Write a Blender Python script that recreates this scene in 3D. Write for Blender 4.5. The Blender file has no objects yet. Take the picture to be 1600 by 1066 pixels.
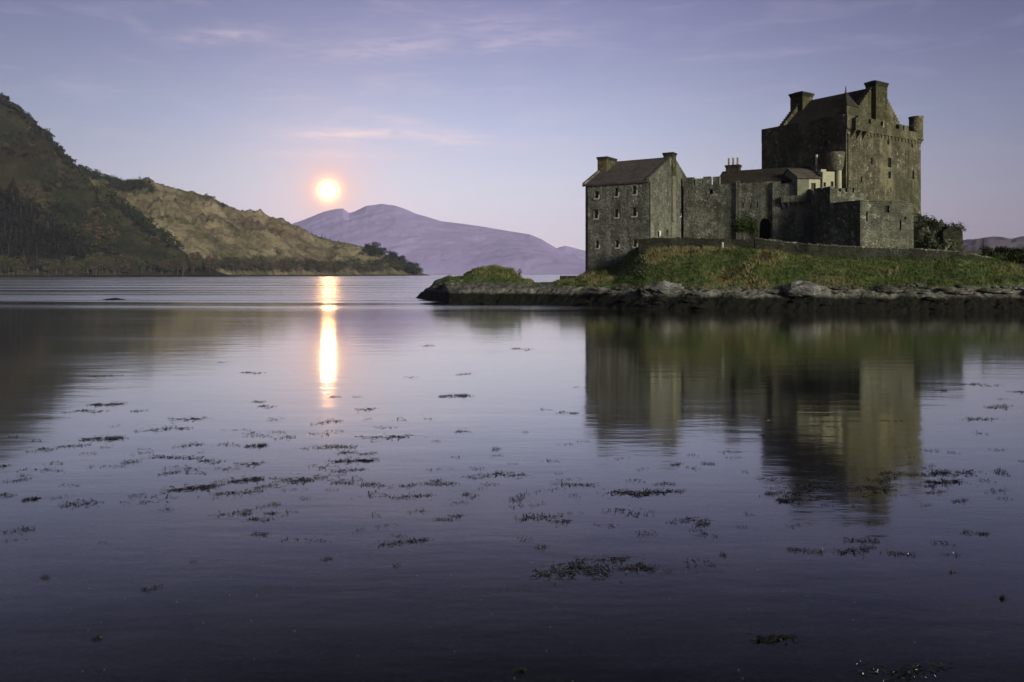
import bpy, bmesh, math, random
import numpy as np
from mathutils import Vector, Matrix, noise
R = math.radians
sc = bpy.context.scene
C = sc.collection
rnd = random.Random(7)

# ------------------------------------------------------------------ camera
F_PX, CAM_H, HOR = 1250.0, 3.77, 428.0          # focal length in photo pixels, eye height, horizon row
cam_d = bpy.data.cameras.new('camera')
cam = bpy.data.objects.new('camera', cam_d); C.objects.link(cam)
cam.location = (0, 0, CAM_H); cam.rotation_euler = (R(90), 0, 0)
cam_d.sensor_width = 36.0; cam_d.lens = 36.0 * F_PX / 1600.0
cam_d.shift_y = -(533.0 - HOR) / 1600.0
cam_d.clip_start = 0.1; cam_d.clip_end = 60000.0
sc.camera = cam

# ------------------------------------------------------------------ view, engine
sc.view_settings.view_transform = 'Standard'; sc.view_settings.look = 'None'
sc.view_settings.gamma = 1.0; sc.view_settings.exposure = 0.5
sc.render.engine = 'CYCLES'
cy = sc.cycles
cy.max_bounces = 6; cy.diffuse_bounces = 2; cy.glossy_bounces = 3; cy.transmission_bounces = 2
cy.transparent_max_bounces = 8; cy.volume_bounces = 0; cy.caustics_reflective = False; cy.caustics_refractive = False
cy.sample_clamp_indirect = 6.0
try:
    cy.use_denoising = True; cy.denoiser = 'OPENIMAGEDENOISE'; cy.denoising_prefilter = 'ACCURATE'
except Exception:
    pass

# ------------------------------------------------------------------ node helpers
class NT:
    def __init__(s, tree): s.t = tree; s.n = tree.nodes; s.l = tree.links
    def new(s, typ, **kw):
        n = s.n.new(typ)
        for k, v in kw.items(): setattr(n, k, v)
        return n
    def put(s, sock, v):
        if isinstance(v, bpy.types.NodeSocket): s.l.new(v, sock)
        elif v is not None:
            if sock.type == 'RGBA' and not hasattr(v, '__len__'): v = (v, v, v, 1)
            elif sock.type == 'RGBA' and len(v) == 3: v = (*v, 1)
            sock.default_value = v
    def math(s, op, a, b=None, c=None, clamp=False):
        n = s.new('ShaderNodeMath', operation=op); n.use_clamp = clamp
        for i, v in enumerate((a, b, c)): s.put(n.inputs[i], v)
        return n.outputs[0]
    def vmath(s, op, a, b=None):
        n = s.new('ShaderNodeVectorMath', operation=op)
        s.put(n.inputs[0], a); s.put(n.inputs[1], b)
        return n.outputs['Value'] if op in ('DOT_PRODUCT', 'LENGTH') else n.outputs[0]
    def mix(s, f, a, b, blend='MIX'):
        n = s.new('ShaderNodeMix', data_type='RGBA', blend_type=blend)
        s.put(n.inputs[0], f); s.put(n.inputs[6], a); s.put(n.inputs[7], b)
        return n.outputs[2]
    def ramp(s, f, stops, interp='LINEAR'):
        n = s.new('ShaderNodeValToRGB'); e = n.color_ramp.elements; n.color_ramp.interpolation = interp
        while len(e) < len(stops): e.new(0.5)
        for el, (p, c) in zip(e, stops):
            el.position = p
            el.color = (c, c, c, 1) if not hasattr(c, '__len__') else (*c, 1)
        s.put(n.inputs[0], f)
        return n.outputs[0]
    def rng(s, v, a, b, c=0.0, d=1.0, smooth=False):
        n = s.new('ShaderNodeMapRange'); n.interpolation_type = 'SMOOTHSTEP' if smooth else 'LINEAR'
        for i, x in enumerate((v, a, b, c, d)): s.put(n.inputs[i], x)
        return n.outputs[0]
    def noise(s, vec, scale, detail=4, rough=0.55, out=0, dist=0.0):
        n = s.new('ShaderNodeTexNoise'); s.put(n.inputs['Vector'], vec)
        n.inputs['Scale'].default_value = scale; n.inputs['Detail'].default_value = detail
        n.inputs['Roughness'].default_value = rough; n.inputs['Distortion'].default_value = dist
        return n.outputs[out]
    def vor(s, vec, scale, out='Color', feature='F1', rand=1.0):
        n = s.new('ShaderNodeTexVoronoi', feature=feature); s.put(n.inputs['Vector'], vec)
        n.inputs['Scale'].default_value = scale; n.inputs['Randomness'].default_value = rand
        return n.outputs[out]
    def scale(s, vec, xyz, loc=(0, 0, 0)):
        n = s.new('ShaderNodeMapping'); s.put(n.inputs[0], vec)
        n.inputs['Scale'].default_value = xyz; n.inputs['Location'].default_value = loc
        return n.outputs[0]
    def bump(s, h, strength=0.5, dist=0.1):
        n = s.new('ShaderNodeBump'); n.inputs['Strength'].default_value = strength
        n.inputs['Distance'].default_value = dist; s.put(n.inputs['Height'], h)
        return n.outputs[0]

# ------------------------------------------------------------------ sky: dawn, light from behind on the right, disc low in front
LAMP_AZ = Vector((0.62, -0.78, 0)).normalized(); LAMP_EL = R(17)
LAMP_DIR = Vector((LAMP_AZ.x * math.cos(LAMP_EL), LAMP_AZ.y * math.cos(LAMP_EL), math.sin(LAMP_EL)))
DISC_DIR = Vector(((513 - 800) / F_PX, 1.0, (HOR - 298) / F_PX)).normalized()
SKY_MIX = 0.88
world = bpy.data.worlds.new('World'); sc.world = world; world.use_nodes = True
w = NT(world.node_tree); w.n.clear()
out = w.new('ShaderNodeOutputWorld'); bg = w.new('ShaderNodeBackground'); bg.inputs['Strength'].default_value = 0.1
w.l.new(bg.outputs[0], out.inputs[0])
sky = w.new('ShaderNodeTexSky', sky_type='NISHITA'); sky.sun_disc = False
sky.sun_elevation = LAMP_EL; sky.sun_rotation = math.atan2(LAMP_AZ.x, LAMP_AZ.y)
sky.air_density = 1.0; sky.dust_density = 1.0; sky.ozone_density = 2.0
gen = w.new('ShaderNodeTexCoord').outputs['Generated']
sep = w.new('ShaderNodeSeparateXYZ'); w.l.new(gen, sep.inputs[0])
dx, dy, dz = sep.outputs
base = w.ramp(w.rng(dz, -0.05, 0.75), [
    (0.00, (0.53, 0.435, 0.54)), (0.0625, (0.54, 0.44, 0.55)), (0.13, (0.53, 0.455, 0.57)), (0.20, (0.445, 0.43, 0.55)),
    (0.29, (0.325, 0.34, 0.505)), (0.38, (0.228, 0.228, 0.395)), (0.46, (0.165, 0.158, 0.31)), (0.54, (0.088, 0.083, 0.16)),
    (0.66, (0.024, 0.025, 0.036)), (1.0, (0.02, 0.021, 0.03))])
cosd = w.vmath('DOT_PRODUCT', gen, tuple(DISC_DIR))
ang = w.math('ARCCOSINE', w.math('MINIMUM', cosd, 1.0))
def gauss(x, sig, amp):
    q = w.math('DIVIDE', x, sig)
    return w.math('MULTIPLY', w.math('EXPONENT', w.math('MULTIPLY', w.math('MULTIPLY', q, q), -1.0)), amp)
az = w.math('ARCTAN2', dx, dy); el = w.math('ARCSINE', dz)
side = gauss(w.math('SUBTRACT', az, -0.03), 0.50, 1.0); broad = gauss(w.math('SUBTRACT', az, -0.12), 0.55, 1.0)
lowb = gauss(el, 0.30, 1.0)
broad = w.math('MULTIPLY', broad, lowb)
def addc(a, fac, col):
    n = w.new('ShaderNodeMix', data_type='RGBA', blend_type='ADD'); n.inputs[0].default_value = 1.0
    w.put(n.inputs[6], a); w.put(n.inputs[7], w.mix(fac, (0, 0, 0), col)); return n.outputs[2]
col = w.mix(w.math('SUBTRACT', 1.0, side), (1.0, 1.0, 1.0), (0.30, 0.29, 0.34))
col = w.mix(1.0, base, col, 'MULTIPLY')
col = addc(col, broad, (0.075, 0.08, 0.04))
col = addc(col, gauss(ang, 0.13, 1.0), (0.10, 0.045, 0.02))
col = w.mix(gauss(ang, 0.052, 0.42), col, (0.85, 0.46, 0.40))
col = w.mix(gauss(ang, 0.022, 0.75), col, (1.05, 0.50, 0.26))
col = addc(col, gauss(ang, 0.0112, 1.0), (2.4, 1.5, 0.7))
# thin cirrus streaks, placed by compass bearing and elevation
comb = w.new('ShaderNodeCombineXYZ'); w.l.new(az, comb.inputs[0]); w.l.new(el, comb.inputs[1])
uv = comb.outputs[0]
wisp = w.noise(w.scale(uv, (9, 42, 1)), 1.0, 6, 0.6, dist=0.6)
wisp2 = w.noise(w.scale(uv, (26, 150, 1), (3, 1, 0)), 1.0, 5, 0.6, dist=0.4)
def streak(px, py, half_w, half_h, tilt, amp):
    a0 = math.atan((px - 800) / F_PX); e0 = math.atan((HOR - py) / F_PX * math.cos(a0))
    da = w.math('SUBTRACT', az, a0); de = w.math('SUBTRACT', w.math('SUBTRACT', el, e0), w.math('MULTIPLY', da, tilt))
    de = w.math('ADD', de, w.math('MULTIPLY', w.math('SUBTRACT', wisp, 0.5), 0.012))
    g = w.math('MULTIPLY', gauss(da, half_w / F_PX, 1.0), gauss(de, half_h / F_PX, amp))
    return w.math('MULTIPLY', g, w.rng(wisp2, 0.34, 0.62, 0.15, 1.0))
st = None
for a in [(545, 210, 95, 9, 0.03, 0.65), (690, 214, 90, 12, -0.08, 0.55), (620, 188, 60, 9, -0.1, 0.25), (350, 55, 70, 11, 0.14, 0.32), (610, 75, 130, 17, 0.1, 0.28),
          (820, 62, 110, 14, 0.10, 0.32), (1170, 87, 120, 6, 0.0, 0.22), (760, 40, 140, 20, 0.08, 0.22), (215, 40, 40, 9, -0.6, 0.10), (530, 240, 120, 10, 0.03, 0.22), (800, 225, 120, 12, 0.0, 0.2)]:
    s_ = streak(*a); st = s_ if st is None else w.math('MAXIMUM', st, s_)
veil = w.math('MULTIPLY', w.rng(wisp, 0.5, 0.8, 0.0, 0.16), w.rng(el, 0.05, 0.2))
st = w.math('MAXIMUM', st, veil)
near_disc = gauss(ang, 0.28, 1.0)
ccol = w.mix(near_disc, (0.50, 0.44, 0.56), (0.88, 0.62, 0.55))
col = w.mix(st, col, ccol)
col10 = w.mix(1.0, col, (10, 10, 10), 'MULTIPLY')
fin = w.mix(SKY_MIX, sky.outputs[0], col10)
w.l.new(fin, bg.inputs['Color'])

# ------------------------------------------------------------------ the one lamp: dawn glow behind the camera, right
sd = bpy.data.lights.new('sun', 'SUN'); sd.energy = 2.1; sd.angle = R(14); sd.color = (1.0, 0.95, 0.78)
so = bpy.data.objects.new('sun', sd); C.objects.link(so); so.location = (60, -60, 40)
so.rotation_euler = (-LAMP_DIR).to_track_quat('-Z', 'Y').to_euler()

# ------------------------------------------------------------------ object helpers
def zpx(py, Y): return CAM_H + (HOR - py) * Y / F_PX
def xpx(px, Y): return (px - 800.0) * Y / F_PX
def tag(o, label=None, cat=None, group=None, kind=None):
    if label: o['label'] = label
    if cat: o['category'] = cat
    if group: o['group'] = group
    if kind: o['kind'] = kind
    return o
def thing(name, loc, label, cat, group=None):
    o = bpy.data.objects.new(name, None); C.objects.link(o); o.location = loc; o.empty_display_size = 0.5
    return tag(o, label, cat, group)
class MB:
    """collects faces in world coordinates, then links them as ONE mesh object"""
    def __init__(s): s.v = []; s.f = []; s.m = []
    def face(s, pts, m=0):
        b = len(s.v); s.v.extend(tuple(p) for p in pts); s.f.append(tuple(range(b, b + len(pts)))); s.m.append(m)
    def prism(s, bottom, top, m=0, caps=True):
        n = len(bottom); b = len(s.v)
        s.v.extend(tuple(p) for p in bottom); s.v.extend(tuple(p) for p in top)
        for i in range(n):
            j = (i + 1) % n; s.f.append((b + i, b + j, b + n + j, b + n + i)); s.m.append(m)
        if caps:
            s.f.append(tuple(b + i for i in reversed(range(n)))); s.m.append(m)
            s.f.append(tuple(b + n + i for i in range(n))); s.m.append(m)
    def tube(s, pts, radii, seg=7, m=0):
        rings = []
        for k, p in enumerate(pts):
            p = Vector(p)
            d = (Vector(pts[min(k + 1, len(pts) - 1)]) - Vector(pts[max(k - 1, 0)])).normalized()
            a = d.cross(Vector((0.3, 1, 0.1))).normalized(); b_ = d.cross(a)
            rings.append([tuple(p + (a * math.cos(2 * math.pi * i / seg) + b_ * math.sin(2 * math.pi * i / seg)) * radii[k]) for i in range(seg)])
        b = len(s.v)
        for r in rings: s.v.extend(r)
        for k in range(len(rings) - 1):
            for i in range(seg):
                j = (i + 1) % seg
                s.f.append((b + k * seg + i, b + k * seg + j, b + (k + 1) * seg + j, b + (k + 1) * seg + i)); s.m.append(m)
        s.f.append(tuple(b + i for i in reversed(range(seg)))); s.m.append(m)
        s.f.append(tuple(b + (len(rings) - 1) * seg + i for i in range(seg))); s.m.append(m)
    def lathe(s, c, prof, seg=18, m=0):
        for (r0, z0), (r1, z1) in zip(prof, prof[1:]):
            for i in range(seg):
                a, b_ = 2 * math.pi * i / seg, 2 * math.pi * (i + 1) / seg
                s.face([(c[0] + r * math.cos(t), c[1] + r * math.sin(t), z) for r, z, t in ((r0, z0, a), (r0, z0, b_), (r1, z1, b_), (r1, z1, a))], m)
    def mesh(s, name, mats, off=(0, 0, 0), merge=False):
        me = bpy.data.meshes.new(name)
        me.from_pydata([(x - off[0], y - off[1], z - off[2]) for x, y, z in s.v], [], s.f)
        for mt in (mats if isinstance(mats, (list, tuple)) else [mats]): me.materials.append(mt)
        me.polygons.foreach_set('material_index', s.m)
        bm = bmesh.new(); bm.from_mesh(me)
        if merge: bmesh.ops.remove_doubles(bm, verts=bm.verts, dist=0.002)
        bmesh.ops.recalc_face_normals(bm, faces=bm.faces)
        bm.to_mesh(me); bm.free(); me.update()
        return me
    def build(s, name, mats, parent=None, root=None, merge=False, recalc=True):
        """root: the thing's Empty (its location is taken off the vertices); parent: the object it hangs under"""
        off = tuple(root.location) if root is not None else (0, 0, 0)
        o = bpy.data.objects.new(name, s.mesh(name, mats, off, merge)); C.objects.link(o)
        if parent is not None: o.parent = parent
        return o
def grid_mesh(name, P, mat, smooth=True):
    """P: array rows x cols x 3"""
    nr, nc, _ = P.shape
    me = bpy.data.meshes.new(name)
    idx = np.arange(nr * nc).reshape(nr, nc)
    q = np.stack([idx[:-1, :-1], idx[:-1, 1:], idx[1:, 1:], idx[1:, :-1]], -1).reshape(-1, 4)
    me.from_pydata(P.reshape(-1, 3).tolist(), [], q.tolist())
    me.materials.append(mat)
    if smooth: me.polygons.foreach_set('use_smooth', [True] * len(me.polygons))
    me.update()
    o = bpy.data.objects.new(name, me); C.objects.link(o)
    return o
class Frame:
    """plan frame: origin, u along the facade, v into the building"""
    def __init__(s, o, u):
        s.o = Vector((o[0], o[1], 0)); s.u = Vector((u[0], u[1], 0)).normalized(); s.v = Vector((-s.u.y, s.u.x, 0))
    def p(s, u, v, z): q = s.o + s.u * u + s.v * v; return (q.x, q.y, z)
    def hit(s, px, v=0.0):
        """u where the camera's bearing through px meets the facade plane, and the depth there"""
        o = s.o + s.v * v; k = (px - 800.0) / F_PX
        u = (k * o.y - o.x) / (s.u.x - k * s.u.y)
        return u, o.y + u * s.u.y
    def box(s, mb, u0, u1, v0, v1, z0, z1, m=0, taper=0.0):
        t = taper
        mb.prism([s.p(u0, v0, z0), s.p(u1, v0, z0), s.p(u1, v1, z0), s.p(u0, v1, z0)],
                 [s.p(u0 + t, v0 + t, z1), s.p(u1 - t, v0 + t, z1), s.p(u1 - t, v1 - t, z1), s.p(u0 + t, v1 - t, z1)], m)
    def extrude(s, mb, poly, v0, v1, m=0):
        mb.prism([s.p(u, v0, z) for u, z in poly], [s.p(u, v1, z) for u, z in poly], m)
    def extrude_u(s, mb, poly, u0, u1, m=0):
        mb.prism([s.p(u0, v, z) for v, z in poly], [s.p(u1, v, z) for v, z in poly], m)
def facade(mb, fr, u0, u1, z0, z1, holes, v=0.0, depth=0.4, m=0):
    """a wall face with real openings (u, z, width, height, arched) and their reveals"""
    us = sorted({u0, u1, *[h[0] - h[2] / 2 for h in holes], *[h[0] + h[2] / 2 for h in holes]})
    zs = sorted({z0, z1, *[h[1] for h in holes], *[h[1] + h[3] for h in holes]})
    inside = lambda u, z: any(abs(u - h[0]) < h[2] / 2 and h[1] < z < h[1] + h[3] for h in holes)
    for a, b in zip(us, us[1:]):
        for c, d in zip(zs, zs[1:]):
            if not inside((a + b) / 2, (c + d) / 2):
                mb.face([fr.p(a, v, c), fr.p(b, v, c), fr.p(b, v, d), fr.p(a, v, d)], m)
    for h in holes:
        a, b, c, d = h[0] - h[2] / 2, h[0] + h[2] / 2, h[1], h[1] + h[3]
        for (p, q) in (((a, c), (a, d)), ((a, d), (b, d)), ((b, d), (b, c)), ((b, c), (a, c))):
            mb.face([fr.p(p[0], v, p[1]), fr.p(q[0], v, q[1]), fr.p(q[0], v + depth, q[1]), fr.p(p[0], v + depth, p[1])], m)
        if len(h) > 4 and h[4]:
            r = h[2] / 2; rise = r * 1.15
            for sgn, ux in ((-1, a), (1, b)):
                arc = [(h[0] + sgn * r * math.cos(t), d - rise + rise * math.sin(t)) for t in [i * math.pi / 12 for i in range(7)]]
                fr.extrude(mb, [(ux, d)] + [(x - sgn * 0.001, z - 0.001) for x, z in arc], v + 0.003, v + depth - 0.01, m)
def window(fr, root, u, z, w_, h_, v=0.0, depth=0.4, mats=None, pale=True, name='window'):
    fm = mats or MAT['pale_stone']
    f = MB(); t = 0.09
    vb = v + 0.16
    fr.box(f, u - w_ / 2 + 0.004, u - w_ / 2 + t, vb, vb + 0.08, z + t, z + h_ - 0.004)
    fr.box(f, u + w_ / 2 - t, u + w_ / 2 - 0.004, vb, vb + 0.08, z + t, z + h_ - 0.004)
    fr.box(f, u - w_ / 2 + t, u + w_ / 2 - t, vb + 0.004, vb + 0.076, z + h_ - t, z + h_ - 0.006)
    fr.box(f, u - w_ / 2 + 0.004, u + w_ / 2 - 0.004, vb - 0.004, vb + 0.084, z + 0.004, z + t)
    fr.box(f, u - w_ / 2 + t, u + w_ / 2 - t, vb + 0.01, vb + 0.07, z + h_ * 0.52, z + h_ * 0.52 + 0.05)
    o = f.build(name, fm, root, root)
    g = MB(); fr.box(g, u - w_ / 2 + 0.05, u + w_ / 2 - 0.05, vb + 0.03, vb + 0.05, z + 0.05, z + h_ - 0.05)
    g.build('pane', MAT['glass'], o, root)
    if pale:  # lit window edge painted as a pale sill and short right jamb
        s = MB(); fr.box(s, u - w_ / 2 - 0.08, u + w_ / 2 + 0.08, v - 0.07, v - 0.004, z - 0.16, z + 0.0)
        s.build('sill', MAT['lime_and_lit_edge'], o, root)
        j = MB(); fr.box(j, u + w_ / 2 + 0.003, u + w_ / 2 + 0.17, v - 0.045, v - 0.003, z + 0.003, z + h_ * 0.45)
        j.build('lit_jamb', MAT['lime_and_lit_edge'], o, root)
    return o

# ------------------------------------------------------------------ materials
MAT = {}
def material(name):
    m = bpy.data.materials.new(name); m.use_nodes = True
    t = NT(m.node_tree); t.n.clear()
    o = t.new('ShaderNodeOutputMaterial'); b = t.new('ShaderNodeBsdfPrincipled'); t.l.new(b.outputs[0], o.inputs[0])
    b.inputs['Roughness'].default_value = 0.9; b.inputs['Specular IOR Level'].default_value = 0.25
    pos = t.new('ShaderNodeNewGeometry').outputs['Position']
    MAT[name] = m
    return m, t, b, pos
def stone_mat(name, c_dark, c_mid, c_pale, stain=(0.05, 0.055, 0.035), moss=(0.07, 0.085, 0.03), cell=2.2, white=0.5, mossy=0.5, bump=0.8):
    m, t, b, pos = material(name)
    sc_ = t.scale(pos, (1.0, 1.0, 1.7))
    cells = t.new('ShaderNodeSeparateColor'); t.l.new(t.vor(sc_, cell * 1.25), cells.inputs[0])
    big = t.noise(pos, 0.22, 5, 0.6)
    fine = t.noise(pos, 3.0, 4, 0.65)
    v = t.math('ADD', t.math('MULTIPLY', cells.outputs[0], 0.27), t.math('ADD', t.math('MULTIPLY', big, 0.95), t.math('MULTIPLY', fine, 0.32)))
    c = t.ramp(t.rng(v, 0.48, 1.06), [(0.0, c_dark), (0.45, c_mid), (0.8, c_pale), (1.0, tuple(min(1, x * 1.15) for x in c_pale))])
    streaks = t.noise(t.scale(pos, (1.1, 1.1, 0.10)), 1.0, 4, 0.6)
    c = t.mix(t.rng(streaks, 0.48, 0.66, 0.0, 0.8), c, stain)
    ms = t.noise(pos, 0.33, 6, 0.65)
    c = t.mix(t.rng(ms, 0.54, 0.70, 0.0, mossy), c, moss)
    c = t.mix(t.rng(t.noise(t.scale(pos, (1, 1, 0.6), (3, 3, 3)), 0.13, 4, 0.55), 0.40, 0.60, 0.0, 0.5), c, c_dark)
    mot = t.noise(t.scale(pos, (1, 1, 1.3), (2, 9, 5)), 0.85, 5, 0.68)
    c = t.mix(t.rng(mot, 0.50, 0.62, 0.0, 0.6), c, c_dark)
    c = t.mix(t.rng(mot, 0.48, 0.36, 0.0, 0.5), c, c_pale)
    wh = t.noise(pos, 1.7, 5, 0.7)
    wh2 = t.noise(t.scale(pos, (1, 1, 1), (9, 4, 2)), 0.16, 3)
    c = t.mix(t.math('MULTIPLY', t.rng(wh, 0.57, 0.64, 0.0, white), t.rng(wh2, 0.40, 0.55)), c, (0.58, 0.56, 0.48))
    hol = t.noise(t.scale(pos, (1, 1, 1.2), (4, 7, 1)), 1.5, 3, 0.6)
    c = t.mix(t.rng(hol, 0.64, 0.69, 0.0, 0.7), c, tuple(x * 0.35 for x in c_dark))
    runs = t.noise(t.scale(pos, (0.55, 0.55, 0.05), (8, 1, 2)), 1.0, 5, 0.65)
    c = t.mix(t.rng(runs, 0.50, 0.60, 0.0, 0.45), c, tuple(x * 0.55 for x in c_mid))
    c = t.mix(t.math('MULTIPLY', t.rng(runs, 0.47, 0.36, 0.0, 0.55), t.rng(big, 0.4, 0.6)), c, tuple(min(1, x * 1.35) for x in c_pale))
    edge = t.vor(sc_, cell, 'Distance', 'DISTANCE_TO_EDGE')
    c = t.mix(t.rng(edge, 0.0, 0.06, 0.45, 0.0), c, tuple(x * 0.45 for x in c_dark))
    t.put(b.inputs['Base Color'], c)
    h = t.math('ADD', t.math('MULTIPLY', t.rng(edge, 0, 0.14), 0.7), t.math('MULTIPLY', fine, 0.6))
    t.put(b.inputs['Normal'], t.bump(h, bump, 0.10))
    return m
stone_mat('stone', (0.072, 0.077, 0.06), (0.185, 0.19, 0.15), (0.31, 0.307, 0.245), white=0.55)
stone_mat('keep_stone', (0.055, 0.053, 0.032), (0.125, 0.118, 0.07), (0.22, 0.205, 0.125), white=0.7, mossy=0.5, moss=(0.05, 0.06, 0.022))
stone_mat('bastion_stone', (0.06, 0.065, 0.047), (0.14, 0.142, 0.105), (0.245, 0.24, 0.18), white=0.8)
stone_mat('wall_rubble', (0.016, 0.017, 0.012), (0.038, 0.04, 0.027), (0.07, 0.07, 0.048), cell=3.2, white=0.3, stain=(0.025, 0.03, 0.016), moss=(0.035, 0.045, 0.016))
stone_mat('coping_stone', (0.06, 0.06, 0.042), (0.13, 0.128, 0.085), (0.25, 0.24, 0.17), cell=3.0, white=0.9)
stone_mat('chimney_stone', (0.045, 0.045, 0.02), (0.105, 0.10, 0.045), (0.17, 0.155, 0.08), white=0.4)
stone_mat('dark_cap', (0.025, 0.026, 0.018), (0.05, 0.05, 0.035), (0.09, 0.085, 0.06), white=0.1)
stone_mat('pale_stone', (0.13, 0.125, 0.085), (0.23, 0.215, 0.15), (0.34, 0.32, 0.23), white=0.6, mossy=0.2)
stone_mat('rock', (0.03, 0.03, 0.022), (0.075, 0.074, 0.055), (0.18, 0.175, 0.14), cell=0.9, white=0.8)
stone_mat('rock_pale', (0.08, 0.08, 0.074), (0.19, 0.186, 0.175), (0.34, 0.33, 0.315), cell=0.7, white=0.8, mossy=0.35)
stone_mat('rock_dark', (0.005, 0.006, 0.004), (0.011, 0.012, 0.007), (0.024, 0.023, 0.014), cell=1.1, white=0.0, stain=(0.012, 0.014, 0.008), moss=(0.014, 0.017, 0.007))
def plain(name, col, rough=0.85, var=0.3, scale=1.5, spec=0.25, bump=0.2):
    m, t, b, pos = material(name)
    n = t.noise(pos, scale, 5, 0.6)
    c = t.ramp(n, [(0.3, tuple(x * (1 - var) for x in col)), (0.7, tuple(min(1, x * (1 + var)) for x in col))])
    t.put(b.inputs['Base Color'], c); b.inputs['Roughness'].default_value = rough; b.inputs['Specular IOR Level'].default_value = spec
    if bump: t.put(b.inputs['Normal'], t.bump(t.noise(pos, scale * 4, 3), bump, 0.05))
    return m
plain('lime_and_lit_edge', (0.50, 0.48, 0.40)); plain('harl', (0.45, 0.44, 0.30), var=0.15); plain('harl_grey', (0.17, 0.18, 0.12), var=0.25)
plain('white_paint', (0.8, 0.8, 0.78), var=0.05); plain('wood_dark', (0.02, 0.017, 0.012)); plain('iron', (0.03, 0.03, 0.03), rough=0.6)
plain('clay_pot', (0.33, 0.27, 0.19)); plain('pot_pale', (0.48, 0.46, 0.38))
m, t, b, pos = material('glass')
b.inputs['Base Color'].default_value = (0.012, 0.013, 0.014, 1); b.inputs['Roughness'].default_value = 0.15; b.inputs['Specular IOR Level'].default_value = 0.3
def slate_mat(name, c0, c1, c2):
    m, t, b, pos = material(name)
    s_ = t.new('ShaderNodeSeparateColor'); t.l.new(t.vor(t.scale(pos, (1, 1, 1.5)), 3.2), s_.inputs[0])
    v = t.math('ADD', t.math('MULTIPLY', s_.outputs[0], 0.35), t.math('MULTIPLY', t.noise(pos, 0.45, 5, 0.6), 0.75))
    c = t.ramp(v, [(0.25, c0), (0.55, c1), (0.85, c2)])
    lich = t.noise(pos, 1.4, 5, 0.7)
    c = t.mix(t.rng(lich, 0.58, 0.72, 0, 0.5), c, (0.13, 0.12, 0.07))
    t.put(b.inputs['Base Color'], c); b.inputs['Roughness'].default_value = 0.75
    rows = t.new('ShaderNodeSeparateXYZ'); t.l.new(pos, rows.inputs[0])
    saw = t.math('FRACT', t.math('MULTIPLY', rows.outputs[2], 4.5))
    t.put(b.inputs['Normal'], t.bump(t.math('ADD', saw, s_.outputs[0]), 0.5, 0.05))
slate_mat('slate', (0.05, 0.042, 0.037), (0.09, 0.076, 0.068), (0.14, 0.12, 0.105))
slate_mat('slate_dark', (0.018, 0.016, 0.011), (0.038, 0.033, 0.024), (0.065, 0.055, 0.04))
def leaf_mat(name, c0, c1, rough=0.8):
    m, t, b, pos = material(name)
    c = t.mix(t.noise(pos, 0.6, 3), c0, c1); oi = t.new('ShaderNodeObjectInfo').outputs['Random']
    c = t.mix(t.rng(oi, 0, 1, 0.0, 0.45), c, tuple(x * 1.5 for x in c1))
    t.put(b.inputs['Base Color'], c); b.inputs['Roughness'].default_value = rough; b.inputs['Specular IOR Level'].default_value = 0.1
    return m
leaf_mat('leaf_conifer', (0.008, 0.018, 0.006), (0.022, 0.036, 0.012)); leaf_mat('leaf_green', (0.025, 0.038, 0.014), (0.06, 0.075, 0.028))
leaf_mat('leaf_brown', (0.045, 0.038, 0.022), (0.10, 0.082, 0.048)); leaf_mat('leaf_shrub', (0.018, 0.034, 0.012), (0.05, 0.075, 0.024))
leaf_mat('leaf_wood', (0.014, 0.024, 0.008), (0.038, 0.046, 0.017)); leaf_mat('leaf_ivy', (0.016, 0.024, 0.009), (0.042, 0.05, 0.018))
leaf_mat('blade_green', (0.048, 0.078, 0.02), (0.08, 0.115, 0.035)); leaf_mat('blade_olive', (0.058, 0.08, 0.024), (0.10, 0.118, 0.04)); leaf_mat('blade_straw', (0.17, 0.155, 0.07), (0.25, 0.22, 0.11)); leaf_mat('blade_russet', (0.065, 0.045, 0.026), (0.10, 0.066, 0.038))
plain('bark', (0.11, 0.095, 0.075)); plain('bark_pale', (0.085, 0.075, 0.058))
# island ground: seaweed-dark rock at the tide line, lichened rock above, then turf
m, t, b, pos = material('island_ground')
sx = t.new('ShaderNodeSeparateXYZ'); t.l.new(pos, sx.inputs[0]); zz = sx.outputs[2]
n1 = t.noise(pos, 0.45, 6, 0.65); n2 = t.noise(pos, 2.6, 5, 0.7); n3 = t.noise(pos, 0.12, 4)
zn = t.math('ADD', zz, t.math('MULTIPLY', t.math('SUBTRACT', n1, 0.5), 1.6))
dark = t.ramp(n2, [(0.35, (0.005, 0.006, 0.004)), (0.6, (0.013, 0.013, 0.008)), (0.75, (0.026, 0.023, 0.013))])
rock = t.ramp(t.math('ADD', t.math('MULTIPLY', n2, 0.6), t.math('MULTIPLY', n1, 0.4)), [(0.36, (0.03, 0.032, 0.024)), (0.46, (0.09, 0.09, 0.07)), (0.56, (0.22, 0.215, 0.18)), (0.68, (0.38, 0.37, 0.32))])
g1 = t.noise(pos, 0.3, 7, 0.72)
turf = t.ramp(g1, [(0.30, (0.04, 0.055, 0.018)), (0.45, (0.075, 0.105, 0.03)), (0.58, (0.105, 0.13, 0.042)), (0.74, (0.20, 0.18, 0.08))])
turf = t.mix(t.rng(t.noise(t.scale(pos, (1, 1, 1), (5, 0, 3)), 0.35, 6, 0.7), 0.56, 0.66, 0, 0.8), turf, (0.075, 0.055, 0.032))
zd = t.math('ADD', zz, t.math('MULTIPLY', t.math('SUBTRACT', n1, 0.5), 0.9))
c = t.mix(t.rng(zd, 1.2, 1.55), dark, rock)
turf_z = t.rng(sx.outputs[0], -14, 4, 2.6, 2.2)
c = t.mix(t.rng(t.math('SUBTRACT', zn, turf_z), 0.0, 0.5), c, turf)
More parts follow.
